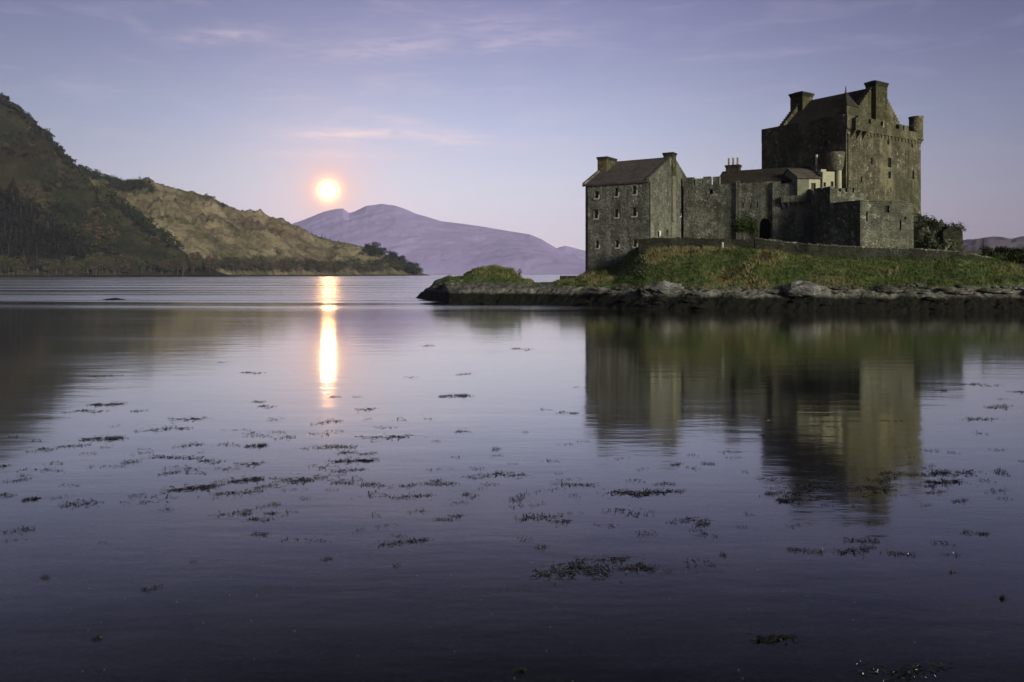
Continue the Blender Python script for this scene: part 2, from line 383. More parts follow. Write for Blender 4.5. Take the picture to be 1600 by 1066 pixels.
# bare lichened rock faces show through on the spit's seaward shoulder
c = t.mix(t.math('MULTIPLY', t.rng(n3, 0.52, 0.62, 0, 0.5), t.rng(n2, 0.5, 0.6)), c, t.mix(t.rng(zn, 1.3, 1.7), dark, rock))
t.put(b.inputs['Base Color'], c); b.inputs['Roughness'].default_value = 0.85
t.put(b.inputs['Normal'], t.bump(t.math('ADD', n2, t.math('MULTIPLY', g1, 0.5)), 0.9, 0.25))
def hill_mat(name, stops, patch, patch_amt, s=1.0, dark=(0.03, 0.035, 0.018), bmp=0.8, fine=0.045):
    m, t, b, pos = material(name)
    a = t.noise(pos, 0.011 * s, 8, 0.62, dist=0.3); c2 = t.noise(t.scale(pos, (1, 1, 1.6)), fine * s, 9, 0.70, dist=0.5); d2 = t.noise(pos, 0.004 * s, 5, 0.6)
    v = t.math('ADD', t.math('MULTIPLY', a, 0.5), t.math('MULTIPLY', c2, 0.5))
    c = t.ramp(v, stops)
    c = t.mix(t.rng(c2, 0.54, 0.66, 0, 0.75), c, dark)
    c = t.mix(t.rng(d2, 0.5, 0.62, 0, patch_amt), c, patch)
    hz = t.new('ShaderNodeSeparateXYZ'); t.l.new(pos, hz.inputs[0]); c = t.mix(t.rng(hz.outputs[2], 1.2, 3.0, 0.9, 0.0), c, (0.012, 0.012, 0.009))
    t.put(b.inputs['Base Color'], c); t.put(b.inputs['Normal'], t.bump(c2, bmp, 9.0 / s)); b.inputs['Specular IOR Level'].default_value = 0.1
hill_mat('hill_near', [(0.38, (0.009, 0.017, 0.006)), (0.48, (0.024, 0.035, 0.012)), (0.56, (0.05, 0.054, 0.022)), (0.65, (0.15, 0.13, 0.07))], (0.038, 0.027, 0.016), 0.6, dark=(0.008, 0.011, 0.005))
hill_mat('hill_tan', [(0.38, (0.045, 0.055, 0.024)), (0.46, (0.15, 0.135, 0.07)), (0.53, (0.28, 0.24, 0.138)), (0.62, (0.46, 0.39, 0.26))], (0.13, 0.085, 0.048), 0.6, dark=(0.04, 0.045, 0.022))
hill_mat('mountain_haze_tint', [(0.34, (0.44, 0.375, 0.66)), (0.5, (0.48, 0.415, 0.70)), (0.66, (0.52, 0.455, 0.74))], (0.45, 0.375, 0.65), 0.5, s=0.12, dark=(0.42, 0.365, 0.65), bmp=0.04, fine=0.02)  # airlight of distance painted in as a bright lilac surface colour
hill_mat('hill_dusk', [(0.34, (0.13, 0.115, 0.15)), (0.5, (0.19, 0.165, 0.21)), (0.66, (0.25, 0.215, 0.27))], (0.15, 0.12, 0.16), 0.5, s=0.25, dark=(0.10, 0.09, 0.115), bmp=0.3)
# bed of the loch seen through the shallows
m, t, b, pos = material('bed_gravel')
s_ = t.new('ShaderNodeSeparateColor'); t.l.new(t.vor(pos, 14), s_.inputs[0])
c = t.ramp(s_.outputs[0], [(0.0, (0.012, 0.012, 0.010)), (0.6, (0.04, 0.038, 0.03)), (1.0, (0.10, 0.095, 0.08))])
c = t.mix(t.rng(t.noise(pos, 1.1, 5, 0.6), 0.45, 0.62, 0, 0.9), c, (0.014, 0.016, 0.009))
t.put(b.inputs['Base Color'], c); t.put(b.inputs['Normal'], t.bump(t.vor(pos, 14, 'Distance'), 0.6, 0.03))
m, t, b, pos = material('seaweed')
c = t.ramp(t.noise(pos, 5.0, 3), [(0.35, (0.008, 0.009, 0.005)), (0.55, (0.022, 0.02, 0.009)), (0.75, (0.06, 0.055, 0.018))])
t.put(b.inputs['Base Color'], c); b.inputs['Roughness'].default_value = 0.2; b.inputs['Specular IOR Level'].default_value = 0.35
plain('shell', (0.55, 0.53, 0.47), var=0.2)

# ------------------------------------------------------------------ water
m = bpy.data.materials.new('loch_water'); m.use_nodes = True; MAT['loch_water'] = m
t = NT(m.node_tree); t.n.clear()
o = t.new('ShaderNodeOutputMaterial'); pos = t.new('ShaderNodeNewGeometry').outputs['Position']
sx = t.new('ShaderNodeSeparateXYZ'); t.l.new(pos, sx.inputs[0])
streak_n = t.noise(t.scale(pos, (0.0035, 0.035, 0)), 1.0, 4, 0.6, dist=0.3)
yy = t.math('ADD', sx.outputs[1], t.math('MULTIPLY', t.math('SUBTRACT', streak_n, 0.5), 40.0))
wind = t.rng(yy, 82, 105, 0, 1, True)                       # breeze-ruffled water beyond the islet
wind = t.math('MULTIPLY', wind, t.rng(t.noise(t.scale(pos, (0.005, 0.085, 0), (7, 2, 0)), 1.0, 3, 0.6), 0.43, 0.53, 0.0, 1.0))
rough = t.math('ADD', 0.072, t.math('MULTIPLY', wind, 0.20))
rough = t.math('ADD', rough, t.rng(t.noise(t.scale(pos, (0.03, 0.2, 0)), 1.0, 3), 0.4, 0.7, 0.0, 0.035))
h1 = t.noise(t.scale(pos, (0.35, 1.1, 0)), 1.0, 3, 0.5); h2 = t.noise(t.scale(pos, (2.2, 5.0, 0)), 1.0, 2, 0.5)
hh = t.math('MULTIPLY', t.math('ADD', t.math('ADD', h1, t.math('MULTIPLY', h2, 0.18)), t.math('MULTIPLY', t.noise(t.scale(pos, (7, 15, 0)), 1.0, 2, 0.5), 0.05)), t.math('ADD', 0.0085, t.math('MULTIPLY', wind, 0.12)))
bn = t.new('ShaderNodeBump'); bn.inputs['Strength'].default_value = 1.0; bn.inputs['Distance'].default_value = 1.0; t.l.new(hh, bn.inputs['Height'])
inc = t.new('ShaderNodeNewGeometry').outputs['Incoming']; si = t.new('ShaderNodeSeparateXYZ'); t.l.new(inc, si.inputs[0])
refl = t.ramp(t.math('ABSOLUTE', si.outputs[2]), [(0.0, 0.95), (0.105, 0.82), (0.175, 0.65), (0.26, 0.37), (0.35, 0.185), (0.46, 0.07), (1.0, 0.02)])   # grazing light mirrors, steep light passes into the shallows
gl = t.new('ShaderNodeBsdfGlossy'); gl.inputs['Color'].default_value = (1.0, 0.985, 0.945, 1); t.l.new(rough, gl.inputs['Roughness']); t.l.new(bn.outputs[0], gl.inputs['Normal'])
tr = t.new('ShaderNodeBsdfTransparent'); tr.inputs['Color'].default_value = (0.30, 0.33, 0.34, 1)
mx = t.new('ShaderNodeMixShader'); t.l.new(refl, mx.inputs[0]); t.l.new(tr.outputs[0], mx.inputs[1]); t.l.new(gl.outputs[0], mx.inputs[2])
t.l.new(mx.outputs[0], o.inputs[0])
mb = MB(); mb.face([(-9000, -60, 0), (9000, -60, 0), (9000, 11000, 0), (-9000, 11000, 0)])
tag(mb.build('water', MAT['loch_water']), kind='structure')
ys = [-60, -5, 3, 8, 14, 22, 40, 80, 300, 11000]; zs = [-0.15, -0.15, -0.2, -0.32, -0.5, -0.8, -1.5, -2.2, -2.8, -2.8]
mb = MB()
for (y0, z0), (y1, z1) in zip(zip(ys, zs), zip(ys[1:], zs[1:])): mb.face([(-9000, y0, z0), (9000, y0, z0), (9000, y1, z1), (-9000, y1, z1)])
tag(mb.build('lake_bed', MAT['bed_gravel']), kind='structure')

# ------------------------------------------------------------------ the low disc
D = 14500.0; dc = DISC_DIR * (D / DISC_DIR.y)
m = bpy.data.materials.new('disc_glow'); m.use_nodes = True; t = NT(m.node_tree); t.n.clear()
o = t.new('ShaderNodeOutputMaterial'); e = t.new('ShaderNodeEmission'); e.inputs[0].default_value = (1.0, 0.50, 0.19, 1); e.inputs[1].default_value = 75.0
t.l.new(e.outputs[0], o.inputs[0])
bm = bmesh.new(); bmesh.ops.create_uvsphere(bm, u_segments=48, v_segments=24, radius=10.6 / F_PX * D)
for f in bm.faces: f.smooth = True
me = bpy.data.meshes.new('sun_disc'); bm.to_mesh(me); bm.free(); me.materials.append(m)
o = bpy.data.objects.new('sun_disc', me); C.objects.link(o); o.location = (dc.x, dc.y, dc.z + CAM_H)
tag(o, 'glowing white disc hanging low in the sky above the purple mountain', 'sun')

# ------------------------------------------------------------------ hills across the loch
def lerp_tab(x, tab):
    return float(np.interp(x, [a[0] for a in tab], [a[1] for a in tab]))
def fbm(x, y, z, s, octv=5, H=0.9):
    return noise.fractal(Vector((x * s, y * s, z * s)), H, 2.1, octv)
class Hill:
    def __init__(s, ridge, shore, depth, amp, wl, prof=0.85, seed=0.0):
        s.ridge, s.shore, s.depth, s.amp, s.wl, s.prof, s.seed = ridge, shore, depth, amp, wl, prof, seed
    def point(s, px, t):
        Ys = lerp_tab(px, s.shore); Yr = Ys + lerp_tab(px, s.depth)
        zr = max(-4.0, zpx(lerp_tab(px, s.ridge), Yr)); zs_ = max(-4.0, zpx(sum(lerp_tab(px + q, s.ridge) for q in (-45, -30, -15, 0, 15, 30, 45)) / 7, Yr))
        kc = min(1.0, max(0.0, (t - 0.45) / 0.5)) if t < 1 else 1.0; zr = zs_ + (zr - zs_) * kc * kc
        if t <= 1: Y = Ys + (Yr - Ys) * t; z = -2 + (zr + 2) * (t ** s.prof)
        else: Y = Yr + (t - 1) * (Yr - Ys) * 1.3; z = zr - (zr + 4) * min(1, (t - 1) / 0.9) ** 1.3
        x = xpx(px, Y)
        k = s.amp * min(1.0, max(0.0, z) / (s.amp * 3 + 1e-6)) * (1.0 if t < 0.8 else max(0.22, 1 - (t - 0.8) * 3.9))
        n = fbm(x + s.seed, Y, 0, 1.0 / s.wl, 6, 0.75) + 0.35 * (1 - 2 * abs(fbm(x, Y + s.seed, 3, 2.3 / s.wl, 4)))
        return (x, Y, z + k * n)
    def build(s, name, mat, px0, px1, nc, nr):
        P = np.array([[s.point(px, t) for px in np.linspace(px0, px1, nc)] for t in np.linspace(0, 1.9, nr)])
        return tag(grid_mesh(name, P, mat), kind='structure')
    def at(s, px, py):
        best = None
        for i in range(101):
            p = s.point(px, i / 100); q = HOR - (p[2] - CAM_H) * F_PX / p[1]
            if best is None or abs(q - py) < best[0]: best = (abs(q - py), p)
        return best[1]
hillA = Hill([(-500, -40), (-250, 60), (-120, 105), (0, 155), (20, 166), (45, 188), (60, 206), (78, 213), (83, 228), (95, 240), (104, 250), (125, 266), (150, 292), (200, 332), (255, 372), (300, 402), (340, 424), (360, 432), (400, 436)],
             [(-500, 800), (0, 940), (200, 1010), (400, 1080)], [(-500, 420), (0, 380), (125, 300), (255, 170), (340, 60), (400, 30)], 40, 115, 0.9, 11.0)
hillA.build('hillside', MAT['hill_near'], -460, 395, 300, 130)
hillB = Hill([(0, 330), (60, 290), (110, 268), (132, 268), (150, 273), (172, 283), (196, 291), (215, 287), (232, 286), (242, 296), (262, 299), (300, 301), (328, 307), (342, 317), (356, 327), (395, 337), (428, 339), (440, 345), (455, 353), (490, 366), (520, 376), (560, 384), (600, 396), (625, 408), (645, 420), (656, 428), (664, 434), (700, 438)],
             [(0, 1080), (300, 1150), (450, 1350), (560, 1550), (660, 1800), (700, 1900)], [(0, 520), (240, 480), (430, 420), (560, 260), (640, 110), (700, 60)], 31, 95, 0.75, 57.0)
hillB.build('headland', MAT['hill_tan'], 20, 692, 380, 120)
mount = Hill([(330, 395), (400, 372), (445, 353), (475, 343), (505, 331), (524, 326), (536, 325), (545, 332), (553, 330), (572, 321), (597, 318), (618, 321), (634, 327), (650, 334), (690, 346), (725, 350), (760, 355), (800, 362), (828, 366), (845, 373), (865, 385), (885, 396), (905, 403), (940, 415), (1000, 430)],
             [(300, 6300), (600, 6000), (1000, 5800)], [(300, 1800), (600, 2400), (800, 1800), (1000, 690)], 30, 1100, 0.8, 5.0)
mount.build('mountain', MAT['mountain_haze_tint'], 335, 995, 420, 120)
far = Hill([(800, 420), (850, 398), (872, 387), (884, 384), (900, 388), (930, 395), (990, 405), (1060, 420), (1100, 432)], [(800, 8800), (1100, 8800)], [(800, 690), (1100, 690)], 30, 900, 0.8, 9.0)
far.build('far_hill', MAT['mountain_haze_tint'], 805, 1095, 90, 40)
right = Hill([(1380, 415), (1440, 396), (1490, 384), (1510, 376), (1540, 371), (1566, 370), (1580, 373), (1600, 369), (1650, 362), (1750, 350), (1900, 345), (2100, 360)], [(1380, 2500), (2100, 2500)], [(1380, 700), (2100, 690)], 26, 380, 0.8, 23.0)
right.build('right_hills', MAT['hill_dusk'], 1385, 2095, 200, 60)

# ------------------------------------------------------------------ trees on the far shore
def crown_faces(mb, kind, h, r, n, rg, m=0, size=1.0):
    if kind == 'conifer':
        for i in range(n):
            k = rg.random() ** 0.8; z = h * (0.12 + 0.88 * k); rr = r * (1 - k) * (0.55 + 0.6 * rg.random()) + 0.12
            a = rg.random() * 2 * math.pi; s_ = (0.9 - 0.55 * k) * size * (0.6 + 0.6 * rg.random())
            c = Vector((rr * math.cos(a), rr * math.sin(a), z)); d = Vector((math.cos(a), math.sin(a), -0.5)).normalized(); sd_ = Vector((-math.sin(a), math.cos(a), 0))
            mb.face([c - d * s_ * 0.7, c + sd_ * s_ * 0.5 - d * 0.1, c + d * s_ * 0.8, c - sd_ * s_ * 0.5 - d * 0.1], m)
        return
    lobes = [(Vector((rg.uniform(-.55, .55) * r, rg.uniform(-.55, .55) * r, h * rg.uniform(0.42, 0.86))), r * rg.uniform(0.38, 0.62)) for _ in range(7)]
    for i in range(n):
        c0, lr = rg.choice(lobes)
        d = Vector((rg.gauss(0, 1), rg.gauss(0, 1), rg.gauss(0, 1))).normalized()
        c = c0 + d * lr * (0.55 + 0.5 * rg.random())
        s_ = size * (0.4 + 0.5 * rg.random())
        a = Vector((rg.gauss(0, 1), rg.gauss(0, 1), rg.gauss(0, 1))).normalized(); a = (a - d * a.dot(d) * 0.6).normalized(); b_ = d.cross(a).normalized()
        mb.face([c - a * s_, c + b_ * s_ * rg.uniform(.4, .8), c + a * s_ * rg.uniform(.6, 1.1), c - b_ * s_ * rg.uniform(.4, .8)], m)
def tree_mesh(name, kind, leaf, bark, n, seed, h=10.0, r=3.6, size=1.0):
    rg = random.Random(seed); mb = MB()
    mb.tube([(0, 0, -0.8), (0.1, 0, h * 0.3), (0.0, 0.15, h * (0.9 if kind == 'conifer' else 0.62))], [h * 0.024, h * 0.018, h * 0.006], 6, 1)
    if kind != 'conifer':
        for k in range(6):
            a = rg.random() * 6.28; z0 = h * rg.uniform(0.2, 0.5)
            mb.tube([(0, 0, z0), (math.cos(a) * r * .35, math.sin(a) * r * .35, z0 + h * .18), (math.cos(a) * r * .75, math.sin(a) * r * .75, z0 + h * rg.uniform(.25, .4))], [h * .011, h * .007, h * .002], 5, 1)
    crown_faces(mb, kind, h, r, n, rg, 0, size)
    return mb.mesh(name, [MAT[leaf], MAT[bark]])
KIND = {
    'brown': [tree_mesh('bare_tree', 'broad', 'leaf_brown', 'bark_pale', 190, 20 + i, 9.5, 3.7, 0.62) for i in range(4)],
    'green': [tree_mesh('leafy_tree', 'broad', 'leaf_green', 'bark', 260, 40 + i, 9.0, 4.2, 0.8) for i in range(4)],
    'dark': [tree_mesh('dark_tree', 'broad', 'leaf_conifer', 'bark', 280, 60 + i, 9.0, 4.4, 0.8) for i in range(3)],
    'conifer': [tree_mesh('pine_tree', 'conifer', 'leaf_conifer', 'bark', 260, 80 + i, 13.0, 3.2, 1.1) for i in range(3)],
}
NAMES = {'brown': 'bare_tree', 'green': 'leafy_tree', 'dark': 'dark_tree', 'conifer': 'pine_tree'}
def plant(kind, p, s, label, group, cat='tree', sx_=1.0):
    o = bpy.data.objects.new(NAMES[kind], rnd.choice(KIND[kind])); C.objects.link(o)
    o.location = (p[0], p[1], p[2]); o.rotation_euler = (0, 0, rnd.random() * 6.28); o.scale = (s * sx_, s * sx_, s)
    return tag(o, label, cat, group)
def scatter(kind, hill, px0, px1, py0, py1, n, s0, s1, label, group, sx_=1.0):
    for _ in range(n):
        px = rnd.uniform(px0, px1); p = hill.at(px, rnd.uniform(py0(px) if callable(py0) else py0, py1(px) if callable(py1) else py1))
        plant(kind, p, rnd.uniform(s0, s1), label, group, sx_=sx_)
scatter('brown', hillA, -20, 330, 424, 431, 70, 1.4, 2.5, 'bare brown tree at the water edge under the steep dark hillside', 'bare trees along the shore of the steep hillside')
scatter('green', hillA, -20, 320, 420, 429, 44, 1.3, 2.3, 'leafy green tree at the water edge under the steep dark hillside', 'leafy trees along the shore of the steep hillside', 1.2)
scatter('conifer', hillA, -20, 125, lambda p: 312 + max(0, p) * .75 + 18 * math.sin(p * .21), 424, 150, 1.5, 2.6, 'dark green conifer on the lower slope of the steep hillside', 'conifers on the steep hillside', 1.5)
scatter('brown', hillB, 330, 600, 423, 429, 75, 1.7, 3.0, 'bare brown tree at the water edge below the tan headland', 'bare trees along the headland shore')
scatter('green', hillB, 330, 600, 420, 428, 40, 1.5, 2.7, 'leafy green tree at the water edge below the tan headland', 'leafy trees along the headland shore', 1.2)
def top_of_headland(px): return lerp_tab(px, hillB.ridge)
scatter('dark', hillB, 572, 655, lambda p: top_of_headland(p) + 1, lambda p: top_of_headland(p) + 14, 46, 1.5, 2.5, 'dark tree in the wooded clump on the tip of the headland', 'trees on the headland tip', 1.2)
scatter('green', hillB, 590, 655, lambda p: top_of_headland(p) + 8, 428, 30, 1.5, 2.6, 'green tree low on the wooded tip of the headland', 'green trees on the headland tip', 1.2)
for px in (482, 487, 494, 503, 508, 516, 523, 529, 538): plant('conifer', hillB.at(px, top_of_headland(px) + 1.5), rnd.uniform(0.4, 0.75), 'tiny conifer silhouetted on the falling crest of the headland', 'conifers on the headland crest')
for px in (322, 330, 334, 343, 347, 351): plant('dark', hillB.at(px, top_of_headland(px) + 1.5), rnd.uniform(0.5, 0.9), 'small dark tree on the step in the headland skyline', 'trees on the headland skyline', sx_=1.1)
def single_tree(kind, hill, px, py, h, r, n, seed, label):
    p = hill.at(px, py); root = thing('dark_tree' if kind == 'leaf_conifer' else 'leafy_tree', p, label, 'tree'); rg = random.Random(seed)
    a = MB(); a.tube([(0, 0, -1), (0.2, 0, h * .3), (0, 0, h * .7)], [h * .03, h * .02, h * .006], 7)
    o = bpy.data.objects.new('trunk', a.mesh('trunk', MAT['bark'])); C.objects.link(o); o.parent = root
    a = MB(); crown_faces(a, 'broad', h, r, n, rg, 0, 1.2)
    o = bpy.data.objects.new('crown', a.mesh('crown', MAT[kind])); C.objects.link(o); o.parent = root
single_tree('leaf_conifer', hillB, 436, 411, 26, 12.5, 520, 3, 'large rounded dark green tree standing out alone on the tan headland slope')
single_tree('leaf_green', hillB, 521, 412, 22, 8, 360, 4, 'tall green tree above the shore trees right of the sun reflection')
# woods that read as one mass on the steep slope and along its dark crest
mb = MB(); rg = random.Random(12)
def wood(px, py, hill, h, r, n, m):
    p = Vector(hill.at(px, py)); b = len(mb.v)
    crown_faces(mb, 'broad', h, r, n, rg, m, 2.4)
    for i in range(b, len(mb.v)): mb.v[i] = tuple(Vector(mb.v[i]) + p)
for _ in range(760):
    px = rg.uniform(-40, 335); top = lerp_tab(px, hillA.ridge); k = rg.random()
    py = top + 3 + (428 - top) * k
    if fbm(px * 1.0, py * 1.4, 0, 1 / 60.0, 3) < (-0.02 if px < 130 else 0.08) and k > 0.05: continue
    wood(px, py, hillA, rg.uniform(8, 15), rg.uniform(5, 9), 46, 2 if (px < 110 and py > 325 and rg.random() < .75) else 0 if rg.random() < 0.62 else 1)
for _ in range(110):
    px = rg.uniform(0, 128); wood(px, lerp_tab(px, hillA.ridge) + rg.uniform(0, 8), hillA, rg.uniform(6, 12), rg.uniform(4, 7), 46, 2)
for _ in range(220):
    px = rg.uniform(124, 240); wood(px, lerp_tab(px, hillB.ridge) + rg.uniform(0, 11), hillB, rg.uniform(7, 13), rg.uniform(6, 10), 46, 2)
for _ in range(90):
    k = rg.random(); wood(170 + 100 * k + rg.uniform(-8, 8), lerp_tab(170 + 100 * k, hillA.ridge) + rg.uniform(0, 10), hillA, 14, 8, 46, 2)
tag(mb.build('hillside_woods', [MAT['leaf_wood'], MAT['leaf_brown'], MAT['leaf_conifer']]), kind='stuff')

# ------------------------------------------------------------------ the islet
ISL = {  # px: waterline depth, then (depth, row) for tide line top, turf edge, bank foot, terrace, back; far shore depth
    640: (126, (127, 475), (128, 476), (129, 476), (130, 476), (131, 476), 133),
    655: (121, (123, 463), (124, 461), (125, 461), (126, 463), (128, 467), 131),
    680: (111, (112.5, 453), (114, 443), (115, 440), (117, 442), (121, 453), 126),
    700: (102, (104.5, 455), (110, 441), (113, 433), (116, 434), (121, 448), 128),
    722: (101, (103.5, 455), (109, 443), (113, 434), (116, 432), (121, 445), 129),
    745: (100.5, (103, 454), (109, 441), (113, 423), (116, 420), (121, 436), 130),
    775: (100, (102.5, 453), (109, 439), (113, 418), (116, 414.5), (121, 432), 130),
    800: (99, (101.5, 453), (108, 441), (112, 424), (115, 420), (120, 436), 130),
    815: (98.5, (101, 453), (106, 444), (110, 438), (114, 437), (119, 442), 130),
    835: (98, (100.5, 453), (104, 446), (107, 442), (111, 442), (117, 444), 130),
    870: (95.5, (98.5, 453), (101, 446), (103, 441), (108, 441), (116, 444), 131),
    900: (93.5, (96, 454), (98.5, 447), (102, 437.5), (105, 436), (118, 439), 140),
    920: (92, (94.5, 455), (97, 447.5), (101.5, 431), (104, 424), (125, 425), 150),
    960: (88.5, (91.5, 458), (94, 449), (98.5, 433), (102.2, 418), (125, 415), 150),
    985: (86.5, (89.5, 460), (92, 449), (95.8, 427), (100, 394), (125, 395), 150),
    972: (87.6, (90.6, 459), (93.1, 449), (97.2, 430), (101.2, 409), (125, 405), 150),
    997: (85.5, (88.6, 460), (91.1, 449), (94.6, 423), (98.6, 388), (125, 390), 150),
    1010: (84.5, (87.5, 460), (90, 449), (93.8, 418), (96.9, 388), (125, 385), 150),
    1055: (83, (86, 460), (88.2, 450), (93.3, 403), (95.9, 387), (125, 382), 150),
    1100: (82, (84.5, 460), (86.5, 451), (93.5, 392), (95.5, 387), (125, 380), 150),
    1200: (81, (83.5, 461), (85, 452), (90.3, 394), (92.5, 388), (125, 380), 150),
    1300: (80, (82.2, 460), (83.7, 450), (88.5, 405), (91, 396), (125, 385), 150),
    1435: (80, (82, 461), (83.5, 449), (88, 406), (90.5, 397), (125, 386), 150),
    1500: (79.5, (81.5, 463), (83.5, 445), (87.5, 405), (90.5, 397), (120, 392), 150),
    1550: (79.5, (81.5, 463), (84, 443), (88, 407), (92, 401), (120, 393), 150),
    1600: (79, (81.5, 462), (84, 441), (88, 414), (95, 402), (115, 388), 150),
    1800: (79, (81, 462), (84, 440), (89, 410), (95, 395), (115, 380), 150),
    2200: (79, (81, 462), (84, 440), (89, 410), (95, 395), (115, 380), 150)}
ikeys = sorted(ISL)
def isl_rows(k):
    c = ISL[k]
    return [(c[0] - 6, -1.6), (c[0], -0.03)] + [(Y, zpx(py, Y)) for Y, py in c[1:6]] + [(c[6], -1.6)]
irows = np.array([isl_rows(k) for k in ikeys])            # cols x 8 x 2
def isl_profile(px):
    i = int(np.clip(np.searchsorted(ikeys, px) - 1, 0, len(ikeys) - 2)); a = (px - ikeys[i]) / (ikeys[i + 1] - ikeys[i]); a = min(max(a, 0), 1)
    if ikeys[i + 1] - ikeys[i] > 60: a = a * a * (3 - 2 * a)
    return irows[i] * (1 - a) + irows[i + 1] * a
def isl_z(px, Y, prof=None, detail=True):
    pr = isl_profile(px) if prof is None else prof
    z = float(np.interp(Y, pr[:, 0], pr[:, 1]))
    if detail:
        x = xpx(px, Y)
        rk = max(0.0, min(1.0, (pr[4][0] - Y) / 3.0)); on = max(0.0, min(1.0, (Y - pr[1][0] + 1.0) / 1.5))
        low = max(0.0, min(1.0, (3.0 - z) / 1.0))
        n = fbm(x, Y, 0, 0.55, 5, 0.7); r_ = 1 - 2 * abs(fbm(x, Y, 5, 0.9, 4, 0.8))
        if px < 835: rk = on
        z += on * (rk * 0.22 * n + low * 0.13 * r_ * min(1, rk + .3) + 0.08 * n)
    return z
cols = np.concatenate([np.arange(640, 1000, 1.6), np.arange(1000, 1640, 2.0), np.arange(1640, 2200, 14)])
ts = np.concatenate([np.linspace(0, 1, 6)[:-1], np.linspace(1, 2, 16)[:-1], np.linspace(2, 3, 12)[:-1], np.linspace(3, 4, 26)[:-1], np.linspace(4, 5, 12)[:-1], np.linspace(5, 6, 14)[:-1], np.linspace(6, 7, 8)])
P = np.zeros((len(ts), len(cols), 3))
for j, px in enumerate(cols):
    pr = isl_profile(px); Ys = np.interp(ts, range(8), pr[:, 0])
    for i, Y in enumerate(Ys): P[i, j] = (xpx(px, Y), Y, isl_z(px, Y, pr))
tag(grid_mesh('islet', P, MAT['island_ground']), kind='structure')
def on_islet(px, Y): return (xpx(px, Y), Y, isl_z(px, Y))
def islet_at(px, py):
    pr = isl_profile(px); best = None
    for Y in np.linspace(pr[1][0], pr[5][0] + 2, 140):
        z = isl_z(px, Y, pr); q = HOR - (z - CAM_H) * F_PX / Y
        if best is None or abs(q - py) < best[0]: best = (abs(q - py), (xpx(px, Y), Y, z))
    return best[1]

# ------------------------------------------------------------------ gabled house at the islet's left end
A = (xpx(1014, 100), 100.0)
fg = Frame(A, (5.0, 7.8))                       # lit gable side: u runs away to the right, v into the house (to the left)
L_, W_ = 9.3, 16.2
z0, ze, zr = 1.5, zpx(284, 100.0), zpx(284, 100.0) + 3.9
house = thing('gabled_house', (A[0], A[1], 4.0), 'tall grey stone house with slate roof and gable chimneys at the seaward end', 'house')
ff = Frame(fg.p(0, L_, 0)[:2], tuple(-fg.v)[:2])  # long front: u from the far left corner to the near corner, v inwards
mb = MB()
wins = []
for px, py in [(932, 303), (963, 300), (991, 297), (931, 334.5), (963, 333), (991, 331), (933, 381), (964, 380), (992, 379)]:
    u, Y = ff.hit(px); wins.append((u, zpx(py + 7, Y), 0.5 + 0.12 * ((px * 7 + int(py)) % 3) / 2, 0.95 + 0.16 * (px % 4) / 3))
CH = 0.75
facade(mb, ff, CH, L_, z0, ze, wins)
gw = []
for px, py, w_, h_ in [(1070, 320, 0.5, 0.75), (1063, 338, 0.42, 0.9)]:
    u, Y = fg.hit(px); gw.append((u, zpx(py, Y), w_, h_))
ud, Yd = fg.hit(1043); gdoor = (ud, zpx(369.5, Yd), 0.9, 0.95, True)
facade(mb, fg, 0, W_, z0, ze, gw + [gdoor])
mb.face([fg.p(0, 0, ze), fg.p(W_, 0, ze), fg.p(W_ / 2, 0, zr)])
mb.face([fg.p(0, L_, ze), fg.p(W_, L_, ze), fg.p(W_ / 2, L_, zr)])
mb.face([fg.p(W_, 0, z0), fg.p(W_, L_, z0), fg.p(W_, L_, ze), fg.p(W_, 0, ze)])
mb.face([fg.p(W_, L_, z0), fg.p(CH, L_, z0), fg.p(CH, L_, ze), fg.p(W_, L_, ze)])
mb.face([fg.p(CH, L_, z0), fg.p(0, L_ - CH, z0), fg.p(0, L_ - CH, ze), fg.p(CH, L_, ze)])
mb.build('wall', MAT['stone'], house, house)
mb = MB(); th = 0.22; ov = 0.18; k = (zr - ze) / (W_ / 2)
fg.extrude(mb, [(-ov, ze - ov * k), (W_ / 2, zr), (W_ + ov, ze - ov * k), (W_ + ov, ze - ov * k + th), (W_ / 2, zr + th), (-ov, ze - ov * k + th)], 0.25, L_ - 0.25)
mb.build('roof', MAT['slate'], house, house)
for v0 in (-0.05, L_ - 0.36):
    mb = MB(); fg.extrude(mb, [(-0.1, ze - 0.1), (W_ / 2, zr - 0.05), (W_ + 0.1, ze - 0.1), (W_ + 0.1, ze + 0.38), (W_ / 2, zr + 0.42), (-0.1, ze + 0.38)], v0, v0 + 0.4)
    mb.build('gable_coping', MAT['stone'], house, house)
def chimney(fr, root, u0, u1, v0, v1, zb, zt, mat='chimney_stone', flare=0.12, pots=0, pot_h=0.0, cap_h=0.35):
    a = MB(); fr.box(a, u0, u1, v0, v1, zb, zt - cap_h); o = a.build('chimney', MAT[mat], root, root)
    a = MB(); fr.box(a, u0 - flare * .5, u1 + flare * .5, v0 - flare * .5, v1 + flare * .5, zt - cap_h, zt - cap_h * .5)
    fr.box(a, u0 - flare, u1 + flare, v0 - flare, v1 + flare, zt - cap_h * .5 + 0.003, zt); a.build('chimney_cap', MAT['dark_cap'], o, root)
    for i in range(pots):
        a = MB(); uu = u0 + (u1 - u0) * (i + 0.5) / pots; p = fr.p(uu, (v0 + v1) / 2, 0)
        a.lathe(p, [(0.02, zt - 0.02), (0.17, zt), (0.13, zt + pot_h * .8), (0.16, zt + pot_h * .84), (0.16, zt + pot_h), (0.05, zt + pot_h)], 12)
        a.build('chimney_pot', MAT['clay_pot'], o, root)
    return o
zc = zpx(237, 105.8)
chimney(fg, house, W_ / 2 - 0.55, W_ / 2 + 0.75, -0.16, 1.15, ze + 1.5, zc)
